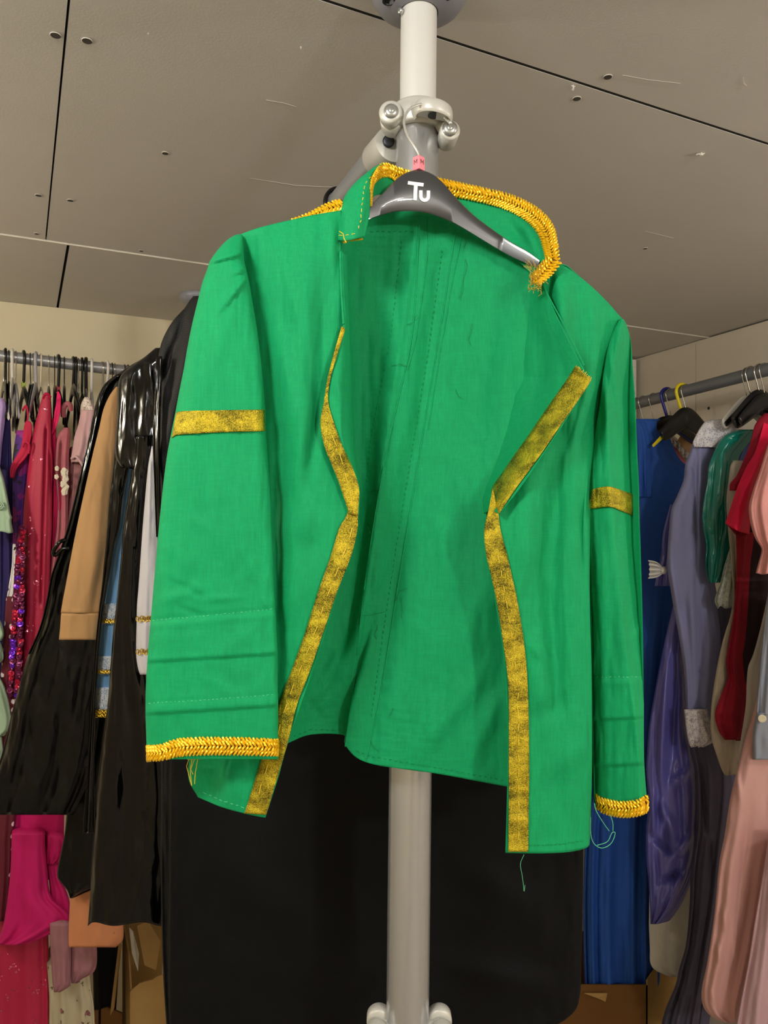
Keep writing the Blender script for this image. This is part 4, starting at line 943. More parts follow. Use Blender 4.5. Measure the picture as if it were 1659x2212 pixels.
for y0, y1 in ((1338, 1347), (1447, 1459), (1533, 1556)):
    g = []
    n_ = 12
    for r_ in range(max(1, int((y1-y0)/8))):
        for i in range(n_):
            yy = y0+4+r_*8; _, a, b_ = at_y(br2, yy)[:3]; x = a+(b_-a)*i/(n_-1)
            c = P(x, yy-1.5*math.sin(i*2.4), 1.547); g.append(tube([c+Vector((math.cos(q)*.003, -.001*math.sin(q*2), math.sin(q)*.0034)) for q in [k_*PI/4 for k_ in range(9)]], .0009, 5))
    mk('gold_trim', join(*g), M['gold_small'], blue)
wh = gthing('white_dress', 'white satin sleeve with two thin gold bands beside the jacket cuff', 'dress', [(1456, 302, 360)], 1.455)
wr_ = [(964, 329, 334), (1000, 322, 346), (1035, 318, 352), (1139, 309, 357), (1270, 300, 360), (1304, 297, 360), (1340, 296, 360), (1413, 295, 360), (1440, 298, 360), (1457, 303, 358)]
piece('sleeve', M['white_satin'], wr_, 1.455, .025, DA, .018, 3, .003, 15, wh, step=6, nu=64, disp=lambda x, y: crease(x, y, [('r', 324, 1000, 312, 1440, 5, .004), ('r', 297, 1336, 360, 1342, 5, -.003), ('r', 295, 1408, 360, 1412, 5, -.003)]))
for y0 in (1337, 1408):
    g = []
    for i in range(13):
        x = 297+i*4.6; c = P(x, y0+2*math.sin(i*2), 1.433+.004*abs(i-6)/6); g.append(tube([c+Vector((math.cos(q)*.003, 0, math.sin(q)*.0045)) for q in [k_*PI/4 for k_ in range(9)]], .001, 5))
    mk('gold_band', join(*g), M['gold_small'], wh)
garment('peach_skirt', 'peach sequin cloth showing below the black vinyl hem', 'skirt', M['peach'],
  [(1900, 158, 255), (1940, 152, 263), (1980, 150, 265), (2030, 148, 265), (2046, 149, 250)], 1.82, ab=.03, dirv=DA, k=4, amp=.003, seed=16, step=5)

# ---- left rail
garment('lilac_top', 'lilac top at the left picture edge above the navy dress', 'top', M['lilac'], [(860, -30, 6), (872, -32, 12), (900, -32, 11), (960, -34, 4), (1010, -36, 0)], 2.06, ab=.2, seed=1)
garment('navy_dress', 'dark navy dress at the far left end of the rail', 'dress', M['navy'], [(874, 8, 16), (885, 4, 20), (905, 2, 22), (940, -5, 23), (1000, -12, 25), (1100, -12, 27), (1300, -12, 29), (1500, -20, 22), (1700, -20, 12)], 2.08, ab=.32, seed=2, nu=72)
sg = gthing('ruffled_blouse', 'sage green blouse with flared sleeve and ruffles at the left edge', 'blouse', [(1640, -40, 4)], 1.98)
piece('sleeve', M['sage'], [(990, -44, -6), (1010, -44, 0), (1040, -44, 9), (1090, -44, 19), (1112, -44, 23), (1118, -44, 26), (1124, -44, 24), (1150, -44, 28)], 1.98, .04, DL, .02, 5, .006, 3, sg, step=4, hem=2)
mk('rosette', join(*[tube([P(-2+math.cos(q)*(10-k), 1092+math.sin(q)*(8-k), 1.955) for q in [i*PI/8 for i in range(17)]], .002, 6) for k in (0, 4)]), M['sage'], sg)
for i, rw in enumerate([[(1336, -44, -2), (1352, -44, 5), (1372, -44, 8), (1384, -44, 3)], [(1385, -44, 0), (1405, -44, 6), (1424, -44, 7), (1432, -44, 0)], [(1460, -44, -2), (1490, -44, 12), (1540, -44, 22), (1576, -44, 24), (1590, -44, 8)], [(1588, -44, 4), (1620, -44, 6), (1642, -44, 3)]]):
    piece('ruffle', M['sage'], rw, 1.99+.004*i, .03, DL, .02, 6, .006, 4+i, sg, step=4)
garment('printed_scarf', 'white and black lined cloth strip beside the purple sequins', 'scarf', M['bw'], [(1176, 28, 34), (1220, 26, 37), (1262, 20, 35), (1285, 16, 28), (1302, 16, 22)], 2.03, ab=.03, k=3, amp=.003, seed=8, step=5)
garment('dotted_dress', 'burgundy dress with white dots at the left edge behind the sage ruffles', 'dress', M['dots'], [(1290, 14, 36), (1400, 6, 40), (1500, -2, 34), (1600, -12, 40), (1700, -20, 40), (1800, -24, 30), (1900, -24, 24), (1990, -26, 14)], 2.015, ab=.06, seed=9)
gp = gthing('cherry_halter', 'cherry red halter top with a looped shoulder strap', 'top', [(1032, 23, 30)], 2.03)
piece('strap', M['cherry_plain'], [(910, 56, 64), (918, 53, 69), (940, 50, 68), (954, 48, 65), (966, 46, 64), (978, 40, 62), (990, 33, 55), (1004, 25, 42), (1018, 22, 33), (1032, 23, 30)], 2.03, .02, DL, .012, 2, .003, 10, gp, step=4)
mk('strap', tube(smooth_path([P(49, 886, 2.09), P(55, 878, 2.08), P(59, 884, 2.07), P(60, 900, 2.05), P(58, 915, 2.04)], 14), .005, 8, True, .002), M['cherry_plain'], gp)
mk('armhole', tube(smooth_path([P(49, 966, 2.012), P(53, 956, 2.01), P(60, 956, 2.01), P(64, 964, 2.012), P(62, 980, 2.014)], 14), .003, 8), M['cherry_plain'], gp)
garment('printed_dress', 'black dress with purple and plum print under the halter top', 'dress', M['plum'], [(930, 36, 70), (1000, 27, 64), (1060, 27, 57), (1120, 28, 52), (1200, 28, 51), (1300, 30, 50), (1500, 22, 36), (1600, 14, 26)], 2.07, ab=.3, seed=11, nu=72)
cs = gthing('sequin_dress', 'long cherry red dress sprinkled with glitter, high neck, on the left rail', 'dress', [(2230, -20, 106)], 2.04)
piece('body', M['cherry'], [(848, 97, 105), (856, 93, 108), (870, 88, 109), (896, 82, 110), (920, 75, 110), (956, 68, 111), (1003, 62, 114), (1044, 57, 113), (1091, 52, 112), (1139, 50, 112), (1192, 50, 109), (1291, 50, 106), (1400, 44, 104), (1550, 28, 100), (1700, 10, 100), (2000, -8, 104), (2230, -24, 107)], 2.04, .34, DL, .022, 6, .005, 12, cs, nu=84, disp=lambda x, y: crease(x, y, [('r', 99, 930, 88, 1300, 3, -.012), ('r', 107, 980, 112, 1060, 3, -.006)]))
mk('neckline', tube(smooth_path([P(93, 860, 2.01), P(97, 852, 2.0), P(103, 851, 2.0), P(109, 858, 2.01)], 12), .0035, 8), M['cherry_plain'], cs)
hp = gthing('pink_camisole', 'hot pink sleeveless top right of the glitter dress', 'top', [(1240, 108, 112)], 2.05)
piece('body', M['hot_pink'], [(905, 112, 118), (940, 111, 121), (980, 113, 121), (1030, 114, 121), (1042, 115, 131), (1060, 114, 132), (1100, 114, 131), (1140, 113, 127), (1180, 112, 121), (1240, 108, 113)], 2.055, .3, DL, .016, 4, .004, 13, hp, step=6)
piece('strap', M['hot_pink'], [(846, 124, 127), (856, 123, 131), (870, 122, 131), (890, 118, 130), (915, 115, 124), (938, 111, 114)], 2.045, .015, DL, .008, 2, .002, 14, hp, step=4)
rc = gthing('rose_cardigan', 'dusty rose cardigan with a cream flower motif', 'cardigan', [(1350, 90, 120)], 2.04)
piece('body', M['rose'], [(924, 139, 148), (934, 130, 151), (946, 124, 151), (983, 119, 149), (1010, 118, 149), (1037, 120, 148), (1078, 124, 147), (1140, 122, 146), (1220, 110, 140), (1260, 104, 132), (1350, 90, 120)], 2.05, .3, DL, .022, 5, .006, 15, rc, step=6, nu=72, disp=lambda x, y: crease(x, y, [('r', 133, 960, 130, 1100, 4, -.012)]))
mk('neckband', tube(smooth_path([P(137, 900, 2.07), P(137, 884, 2.06), P(143, 873, 2.06), P(151, 874, 2.06), P(153, 886, 2.07)], 16), .007, 8), M['rose'], rc)
fl_ = []
for cx_, cy_, s_ in ((139, 1020, 7), (141, 1034, 6), (137, 1046, 6), (143, 1052, 5), (139, 1062, 6), (123, 1012, 4), (122, 1030, 4)):
    for q in range(5):
        a = q*2*PI/5+cx_; fl_.append(lathe(P(cx_+math.cos(a)*s_*.5, cy_+math.sin(a)*s_*.7, 2.023-.002*(q % 2)), (math.cos(a)*.3, -1, 0), [(0, .0005), (.0008, s_*.001), (.0016, s_*.0005)], 8))
mk('flower_motif', join(*fl_), M['cream_flower'], rc)
garment('mauve_dress', 'mauve brown dress with folds below the pale pink short sleeve', 'dress', M['mauve'], [(965, 154, 172), (1010, 149, 180), (1060, 147, 178), (1110, 140, 170), (1170, 128, 162), (1300, 100, 142), (1400, 90, 130)], 2.07, ab=.3, seed=16, nu=72)
pp = gthing('pale_blouse', 'pale pink short sleeved blouse with a cream lace shoulder', 'blouse', [(1012, 172, 190)], 2.0)
piece('sleeve', M['palepink'], [(878, 178, 203), (890, 176, 204), (915, 171, 204), (940, 163, 202), (965, 159, 198), (983, 156, 196), (990, 155, 195), (998, 157, 192)], 2.0, .12, DL, .02, 4, .004, 17, pp, step=4, nu=64)
piece('lace_yoke', M['lace_pink'], [(858, 183, 190), (864, 180, 195), (873, 178, 200), (886, 177, 204)], 2.0, .14, DL, .022, 4, .002, 18, pp, step=3)
mk('cuff', tube(smooth_path([P(155, 991, 1.985), P(163, 986, 1.975), P(170, 992, 1.972), P(178, 1004, 1.976), P(186, 1018, 1.985)], 16), .004, 8), M['palepink'], pp)
# paillette strip
sq_ = gthing('sequin_scarf', 'strip of large red and purple sequins left of the glitter dress', 'scarf', [(1500, 16, 44)], 2.0)
piece('backing', M['seq_plum'], [(1140, 42, 48), (1180, 36, 52), (1260, 30, 52), (1330, 26, 51), (1400, 22, 48), (1460, 17, 46), (1505, 14, 42)], 2.0, .02, DL, .006, 2, .001, 19, sq_)
rs = random.Random(5)
scr = [(1140, 44, 49), (1180, 37, 54), (1260, 30, 52), (1330, 26, 51), (1400, 22, 49), (1460, 17, 46), (1510, 15, 42)]
y = 1140
while y < 1508:
    _, a, b_ = at_y(scr, y)
    for x in ([(a+b_)/2+rs.uniform(-4, 4)] if b_-a < 14 else [a+6+rs.uniform(-2, 2), b_-6+rs.uniform(-2, 2)]):
        key = rs.choices(['seq_red', 'seq_purple', 'seq_plum'], [.35, .25 if y > 1300 else .08, .5])[0]
        c = P(x, y, 1.99+rs.uniform(-.004, .004)); nv_ = Vector((rs.uniform(-.5, .5), -1, rs.uniform(-.2, .8)))
        mk('sequin', lathe(c, nv_, [(0, .0078), (.0006, .0082), (.0002, .0045), (.0011, .0022), (.0012, .0008)], 14), M[key], sq_, smooth=False)
    y += 9
mg = gthing('chiffon_skirt', 'tiered magenta chiffon skirt below the flared black coat', 'skirt', [(2042, -10, 60)], 1.98)
piece('underskirt', M['magenta'], [(1735, 30, 138), (1790, 27, 138), (1850, 26, 136), (1900, 28, 130)], 2.03, .08, DL, .02, 6, .006, 20, mg)
piece('skirt', M['magenta'], [(1800, 26, 97), (1830, 25, 98), (1880, 23, 102), (1940, 17, 112), (1975, 12, 150), (1998, 8, 148), (2012, 4, 120), (2026, 0, 90), (2041, -12, 50)], 1.98, .06, DL, .03, 5, .008, 21, mg, step=5, nu=84)
piece('ruffle', M['magenta'], [(1806, 101, 136), (1822, 101, 141), (1845, 101, 142), (1858, 102, 132), (1867, 102, 120)], 1.985, .04, DL, .022, 5, .006, 22, mg, step=4)
piece('skirt', M['magenta'], [(1866, 102, 124), (1900, 106, 130), (1940, 110, 148), (1970, 114, 151), (2000, 120, 149), (2010, 122, 140)], 1.995, .05, DL, .016, 4, .005, 23, mg, step=5)
rg_ = gthing('rose_blouse', 'greyish rose chiffon sleeves below the magenta skirt', 'blouse', [(2140, 116, 130)], 1.95)
piece('sleeve', M['rosegrey'], [(1996, 108, 152), (2040, 109, 153), (2080, 111, 153), (2110, 113, 152), (2130, 115, 150), (2143, 117, 130)], 1.95, .04, DL, .02, 4, .005, 24, rg_, step=5)
piece('sleeve', M['rosegrey'], [(2020, 152, 206), (2050, 152, 209), (2085, 153, 208), (2102, 154, 200), (2114, 154, 178), (2124, 155, 165)], 1.965, .04, DL, .02, 4, .005, 25, rg_, step=5)
garment('black_trousers', 'black trousers hanging behind the peach sequin cloth and cardboard box', 'trousers', M['black_cloth'], [(1850, 196, 264), (2000, 200, 262), (2100, 202, 256), (2190, 204, 250), (2240, 204, 248)], 2.32, ab=.1, k=4, amp=.006, seed=27)
garment('floral_skirt', 'cream skirt printed with small roses at the bottom left', 'skirt', M['floral'], [(2085, 102, 192), (2140, 106, 197), (2170, 107, 202), (2240, 106, 206)], 2.02, ab=.15, k=7, amp=.01, seed=26, step=5)

# ---- right rail
bd_ = gthing('blue_dress', 'royal blue dress with a scooped neck nearest the corner of the room', 'dress', [(2135, 1264, 1400)], 2.75)
piece('body', M['royal'], [(905, 1362, 1418), (915, 1358, 1420), (940, 1355, 1424), (960, 1352, 1433), (985, 1350, 1446), (1000, 1350, 1459), (1008, 1350, 1472), (1013, 1350, 1486), (1060, 1342, 1492), (1200, 1330, 1470), (1400, 1310, 1452), (1600, 1290, 1432), (1750, 1268, 1410), (1900, 1261, 1406), (2050, 1261, 1405), (2122, 1263, 1404), (2138, 1265, 1400)], 2.75, .08, DR, .04, 11, .016, 31, bd_, nu=120, sq=.75, hem=5, wr=.006)
piece('sleeve', M['royal'], [(912, 1374, 1383), (935, 1374, 1391), (965, 1374, 1396), (1020, 1374, 1395), (1074, 1374, 1397)], 2.69, .03, DR, .02, 5, .006, 32, bd_, step=4)
pk = gthing('pink_dress', 'pink satin dress with ivory lace neckline behind the blue dress', 'dress', [(1060, 1430, 1490)], 2.86)
piece('body', M['pinklin'], [(944, 1422, 1430), (952, 1424, 1440), (968, 1430, 1462), (990, 1442, 1486), (1010, 1452, 1492), (1060, 1440, 1490)], 2.86, .05, DR, .02, 6, .005, 33, pk, step=4)
piece('cup', M['tancup'], [(930, 1480, 1496), (948, 1466, 1500), (966, 1462, 1500), (985, 1470, 1498)], 2.85, .03, DR, .02, 3, .003, 34, pk, step=4)
lc = [(1424, 940), (1438, 944), (1452, 956), (1466, 968), (1480, 984), (1492, 986)]
mk('lace_collar', surf([[(x+2, y-10-4*math.sin(i*2.3), 2.835) for i, (x, y) in enumerate(lc)], [(x+3, y-2, 2.825) for x, y in lc], [(x+1, y+7+3*math.sin(i*2), 2.832) for i, (x, y) in enumerate(lc)]], 60, 16, lambda x, y, u, v: .006*math.sin(u*46)), M['lace_ivory'], pk, thick=.001)
pw_ = gthing('periwinkle_dress', 'gathered periwinkle satin dress with a white bow', 'dress', [(1995, 1404, 1420)], 2.6)
sw = [('t', 1440, 1420, 1425, 1700, 7, .02), ('t', 1465, 1440, 1445, 1700, 7, -.016), ('t', 1450, 1700, 1490, 1660, 9, .018), ('t', 1405, 1700, 1420, 1850, 8, .016), ('t', 1420, 1720, 1470, 1840, 9, .02), ('t', 1400, 1800, 1460, 1850, 7, -.018), ('t', 1450, 1860, 1495, 1800, 9, .02), ('t', 1425, 1905, 1480, 1880, 7, -.022), ('t', 1412, 1850, 1420, 1980, 7, .016), ('t', 1470, 1640, 1480, 1790, 7, .014), ('t', 1440, 1760, 1440, 1860, 6, -.014), ('t', 1430, 1950, 1465, 1900, 8, .012)]
piece('skirt', M['peri'], [(1290, 1460, 1474), (1322, 1451, 1475), (1390, 1435, 1476), (1471, 1419, 1478), (1566, 1403, 1484), (1620, 1398, 1494), (1661, 1396, 1505), (1738, 1401, 1507), (1788, 1396, 1505), (1851, 1396, 1499), (1902, 1401, 1484), (1952, 1404, 1458), (1980, 1405, 1437), (1996, 1405, 1420)], 2.6, .06, DR, .05, 7, .01, 35, pw_, nu=110, step=5, disp=lambda x, y: 1.8*crease(x, y, sw), wr=.009)
piece('sleeve', M['peri'], [(1090, 1448, 1462), (1150, 1433, 1460), (1200, 1428, 1458), (1240, 1419, 1456), (1266, 1414, 1454)], 2.62, .03, DR, .02, 6, .006, 36, pw_, step=4)
bw = []
for i in range(9):
    a = -.62+1.24*i/8; x1, y1 = 1394+8*math.cos(a*1.2)+2*(i % 2), 1230+24*math.sin(a*1.5)
    bw.append((x1, y1, 2.50+.018*(i % 2)))
kn = [(1432, 1226+i*1.6, 2.535+.004*(i % 2)) for i in range(9)]
mid = [((a[0]*.45+b_[0]*.55), a[1]*.75+b_[1]*.25, 2.50+.022*(i % 2)) for i, (a, b_) in enumerate(zip(bw, kn))]
mk('bow', join(surf([bw, mid, kn], 60, 30), lathe(P(1432, 1232, 2.53), (1, -.4, 0), [(-.008, .004), (-.004, .012), (.006, .012), (.01, .004)], 14)), M['white_cloth'], pw_, thick=.003)
garment('underskirt', 'off white underskirt between the periwinkle and charcoal dresses', 'skirt', M['offwhite'], [(1780, 1440, 1505), (1880, 1408, 1500), (1990, 1402, 1496), (2050, 1404, 1488), (2080, 1405, 1478), (2096, 1416, 1472), (2110, 1448, 1466)], 2.68, ab=.05, dirv=DR, k=3, amp=.004, seed=37, step=6)
sj = gthing('slate_dress', 'slate blue dress with a lace collar and a lace cuff on its long sleeve', 'dress', [(1572, 1484, 1534)], 2.5)
piece('sleeve', M['slate'], [(925, 1514, 1530), (940, 1504, 1548), (956, 1497, 1550), (977, 1490, 1543), (1002, 1481, 1532), (1035, 1477, 1531), (1069, 1464, 1526), (1098, 1451, 1520), (1141, 1446, 1518), (1195, 1442, 1522), (1227, 1442, 1525), (1268, 1448, 1532), (1322, 1457, 1543), (1376, 1467, 1549), (1444, 1477, 1546), (1512, 1481, 1541), (1560, 1482, 1536), (1574, 1485, 1534)], 2.5, .06, DR, .035, 4, .008, 38, sj, nu=96, step=5, disp=lambda x, y: crease(x, y, [('t', 1502, 960, 1505, 1300, 5, -.012), ('t', 1514, 940, 1510, 1140, 5, .01), ('t', 1490, 1000, 1500, 1020, 3, -.008), ('t', 1492, 1220, 1500, 1520, 8, .014), ('t', 1512, 1200, 1528, 1520, 8, -.012), ('t', 1505, 1445, 1525, 1455, 5, -.008)]))
piece('lace_collar', M['lace_grey'], [(906, 1538, 1556), (911, 1524, 1566), (921, 1515, 1578), (932, 1508, 1593), (944, 1502, 1576), (956, 1497, 1560), (966, 1500, 1547)], 2.462, .05, DR, .022, 6, .003, 39, sj, step=3, nu=72)
piece('lace_cuff', M['lace_cuff'], [(1533, 1478, 1517), (1552, 1480, 1522), (1572, 1482, 1532), (1586, 1484, 1538), (1602, 1487, 1536), (1612, 1490, 1514)], 2.455, .04, DR, .02, 7, .006, 40, sj, step=3, hem=3)
garment('charcoal_dress', 'long charcoal dress trailing down beside the old pink satin dress', 'dress', M['charcoal'], [(1290, 1536, 1590), (1400, 1544, 1590), (1540, 1520, 1575), (1612, 1492, 1572), (1660, 1500, 1580), (1720, 1503, 1580), (1788, 1503, 1572), (1877, 1493, 1562), (1952, 1490, 1552), (2041, 1482, 1536), (2091, 1468, 1530), (2129, 1459, 1524), (2180, 1438, 1518), (2235, 1424, 1510)], 2.54, ab=.08, dirv=DR, af=.04, k=8, amp=.014, seed=41, nu=96, disp=lambda x, y: crease(x, y, [('t', 1512, 1640, 1540, 1900, 5, -.016), ('t', 1470, 2110, 1500, 2160, 8, .014), ('t', 1462, 2120, 1470, 2220, 5, -.012)]))
garment('teal_blouse', 'shiny teal satin blouse sleeve with a gathered end', 'blouse', M['teal'], [(928, 1596, 1622), (940, 1568, 1613), (958, 1552, 1598), (982, 1540, 1580), (1007, 1531, 1576), (1040, 1528, 1572), (1077, 1521, 1569), (1114, 1517, 1569), (1141, 1519, 1568), (1182, 1526, 1561), (1209, 1524, 1559), (1240, 1527, 1553), (1259, 1532, 1544)], 2.42, ab=.06, dirv=DR, af=.035, k=5, amp=.008, seed=42, step=4, nu=96, wr=.004,
  disp=lambda x, y: crease(x, y, [('t', 1562, 970, 1552, 1100, 6, .016), ('t', 1545, 985, 1532, 1120, 6, -.012), ('t', 1548, 1060, 1535, 1160, 6, .014), ('t', 1556, 1080, 1552, 1180, 5, -.014), ('t', 1522, 1120, 1535, 1160, 5, .01), ('t', 1535, 1190, 1540, 1250, 4, .012), ('t', 1560, 950, 1600, 945, 4, -.008)]))
garment('satin_blouse', 'dark blue satin blouse sleeve between teal and crimson', 'blouse', M['blue_satin'], [(934, 1602, 1624), (960, 1594, 1614), (1000, 1582, 1602), (1060, 1572, 1592), (1120, 1566, 1584), (1180, 1560, 1584), (1204, 1556, 1586), (1228, 1557, 1580), (1242, 1563, 1574)], 2.455, ab=.05, dirv=DR, k=4, amp=.008, seed=43, step=5)
garment('lace_sleeve', 'sage grey lace sleeve end below the teal blouse', 'blouse', M['sage_lace'], [(1180, 1578, 1594), (1222, 1565, 1592), (1260, 1556, 1592), (1296, 1544, 1590), (1312, 1550, 1586)], 2.40, ab=.05, dirv=DR, k=8, amp=.008, seed=44, step=4, hem=3)
garment('cream_shirt', 'cream long sleeve with a narrow end in front of the charcoal dress', 'shirt', M['cream_sleeve'], [(995, 1584, 1600), (1006, 1578, 1604), (1020, 1576, 1604), (1042, 1573, 1598), (1080, 1569, 1588), (1140, 1572, 1590), (1200, 1578, 1594), (1308, 1582, 1594), (1390, 1560, 1592), (1471, 1544, 1592), (1539, 1536, 1592), (1593, 1537, 1590), (1634, 1549, 1587), (1662, 1559, 1583), (1675, 1566, 1578)], 2.385, ab=.05, dirv=DR, af=.025, k=3, amp=.005, seed=45, step=6)
cr_ = gthing('crimson_blouse', 'bright crimson blouse with an open short sleeve', 'blouse', [(1153, 1600, 1618)], 2.28)
piece('body', M['wine'], [(893, 1652, 1700), (905, 1640, 1700), (921, 1630, 1700), (960, 1620, 1690), (1000, 1604, 1670), (1030, 1590, 1650), (1044, 1578, 1640), (1060, 1576, 1630)], 2.315, .08, DR, .02, 4, .005, 46, cr_, step=5)
def crd(x, y): return crease(x, y, [('t', 1640, 980, 1600, 1140, 6, .008), ('t', 1600, 1060, 1630, 1050, 4, .004), ('t', 1590, 1100, 1622, 1085, 4, -.004), ('t', 1628, 1000, 1650, 990, 4, .004)])
slr = [[(1652, 905, 2.30), (1690, 900, 2.31), (1700, 940, 2.33)], [(1632, 975, 2.27), (1650, 965, 2.25), (1668, 960, 2.28)], [(1612, 1010, 2.27), (1634, 1010, 2.24), (1652, 985, 2.27)], [(1594, 1050, 2.27), (1614, 1050, 2.24), (1634, 1046, 2.28)], [(1580, 1092, 2.27), (1600, 1094, 2.235), (1623, 1104, 2.28)], [(1567, 1131, 2.27), (1592, 1146, 2.23), (1618, 1154, 2.28)]]
mk('sleeve', surf(slr, 40, 60, lambda x, y, u, v: crd(x, y)), M['crimson'], cr_, thick=.002)
mk('sleeve_inside', surf([[(1594, 1050, 2.275), (1614, 1050, 2.31), (1634, 1046, 2.285)], [(1580, 1092, 2.275), (1600, 1096, 2.32), (1623, 1104, 2.285)], [(1569, 1131, 2.272), (1596, 1160, 2.32), (1618, 1153, 2.282)]], 30, 30), M['wine'], cr_, thick=.002)
garment('wine_top', 'wine red knit sleeve with a gathered cuff', 'top', M['wine'], [(1150, 1590, 1614), (1200, 1591, 1609), (1281, 1589, 1603), (1349, 1582, 1598), (1430, 1569, 1592), (1466, 1572, 1594), (1504, 1557, 1604), (1542, 1545, 1605), (1577, 1552, 1602), (1598, 1566, 1594)], 2.34, ab=.05, dirv=DR, af=.03, k=3, amp=.006, seed=47, step=5, disp=lambda x, y: crease(x, y, [('t', 1575, 1540, 1590, 1590, 5, .01), ('t', 1565, 1570, 1580, 1596, 4, -.008)]))
garment('brown_coat', 'black brown cloth between the wine sleeve and the salmon pink blouse', 'coat', M['darkbrown'], [(1120, 1612, 1660), (1200, 1606, 1660), (1281, 1600, 1665), (1349, 1594, 1660), (1400, 1590, 1650), (1450, 1584, 1640), (1490, 1588, 1640), (1600, 1590, 1640)], 2.37, ab=.1, dirv=DR, k=5, amp=.006, seed=48)
garment('pink_blouse', 'salmon pink blouse with a puffed sleeve at the right edge', 'blouse', M['pinkblouse'], [(935, 1672, 1720), (950, 1663, 1725), (965, 1658, 1725), (1019, 1641, 1725), (1065, 1625, 1725), (1095, 1618, 1725), (1128, 1621, 1725), (1163, 1632, 1722), (1184, 1645, 1712), (1194, 1645, 1712), (1212, 1640, 1720), (1239, 1633, 1726)], 2.18, ab=.06, dirv=DR, af=.05, k=9, amp=.009, seed=49, step=4, nu=90, hem=2)
garment('grey_dress', 'pale grey satin cloth folded behind the blue grey cuff', 'dress', M['greywhite'], [(1280, 1660, 1710), (1349, 1645, 1710), (1412, 1628, 1710), (1444, 1616, 1700), (1525, 1611, 1680), (1593, 1601, 1660), (1650, 1592, 1640)], 2.25, ab=.06, dirv=DR, k=4, amp=.006, seed=50, step=6)
bg = gthing('sheer_blouse', 'sheer blue grey sleeve with one cream button at the cuff', 'blouse', [(1640, 1626, 1720)], 2.16)
piece('sleeve', M['bluegrey'], [(1250, 1664, 1725), (1300, 1657, 1725), (1380, 1648, 1725), (1444, 1641, 1725), (1525, 1635, 1725), (1545, 1634, 1725)], 2.16, .05, DR, .03, 7, .007, 51, bg, step=5)
piece('cuff', M['bluegrey'], [(1540, 1634, 1725), (1580, 1627, 1725), (1610, 1626, 1725), (1641, 1627, 1725)], 2.155, .05, DR, .032, 6, .004, 52, bg, step=4)
mk('button', lathe(P(1646, 1552, 2.118), (-.2, -1, 0), [(-.002, .006), (0, .0108), (.002, .0112), (.003, .009), (.0022, .006), (.0022, .002)], 22), M['pearl'], bg)
garment('satin_dress', 'long old pink satin dress with crumpled hem at the lower right', 'dress', M['pinksatin'], [(1470, 1645, 1710), (1560, 1622, 1700), (1593, 1611, 1700), (1661, 1593, 1695), (1729, 1577, 1690), (1801, 1566, 1680), (1864, 1554, 1668), (1978, 1543, 1650), (2079, 1528, 1630), (2140, 1516, 1616), (2172, 1519, 1606), (2194, 1535, 1600), (2210, 1566, 1594)], 2.2, ab=.06, dirv=DR, af=.04, k=5, amp=.009, seed=53, nu=90, step=7, disp=lambda x, y: crease(x, y, [('t', 1618, 1760, 1588, 2000, 7, -.014), ('t', 1560, 1960, 1570, 2020, 5, .008), ('t', 1545, 2020, 1560, 2100, 4, .006), ('t', 1580, 2010, 1590, 2080, 4, .006), ('t', 1530, 2130, 1560, 2190, 6, .006), ('t', 1590, 1650, 1600, 1740, 6, .008)]))
garment('mauve_skirt', 'mauve pink satin dress at the bottom right corner', 'dress', M['mauvepink'], [(1800, 1662, 1730), (1841, 1656, 1730), (1900, 1646, 1730), (1995, 1630, 1730), (2079, 1617, 1730), (2167, 1600, 1730), (2250, 1586, 1730)], 2.1, ab=.06, dirv=DR, af=.04, k=6, amp=.012, seed=54, nu=90)
# ------------------------------------------------------------------ hangers on the rails
def on_line(a, b, px):
    lo, hi = 0.0, 1.0
    for _ in range(50):
        m = (lo+hi)/2; p = a+(b-a)*m
        if p.x/p.y*F+CX < px: lo = m
        else: hi = m
    return a+(b-a)*lo
M['pl_black'] = solid('black plastic', '0f0f10', .28, 0, .5); M['pl_white'] = solid('white plastic', 'd4d0c8', .4); M['pl_grey'] = solid('pale grey plastic', 'a5a3a8', .4)
M['pl_yellow'] = solid('yellow plastic', 'e0cc10', .35); M['pl_blue'] = solid('dark blue plastic', '1c1c78', .35); M['wire'] = solid('steel wire', 'b8b4ac', .22, .95); M['wire_dark'] = solid('dark wire', '3a3836', .3, .8)
M['wire_cream'] = solid('cream coated wire', 'cfc4ac', .45); M['tag_green'] = solid('lime size tag', 'b8cc30', .45); M['tag_red'] = solid('red size tag', 'c83038', .45)
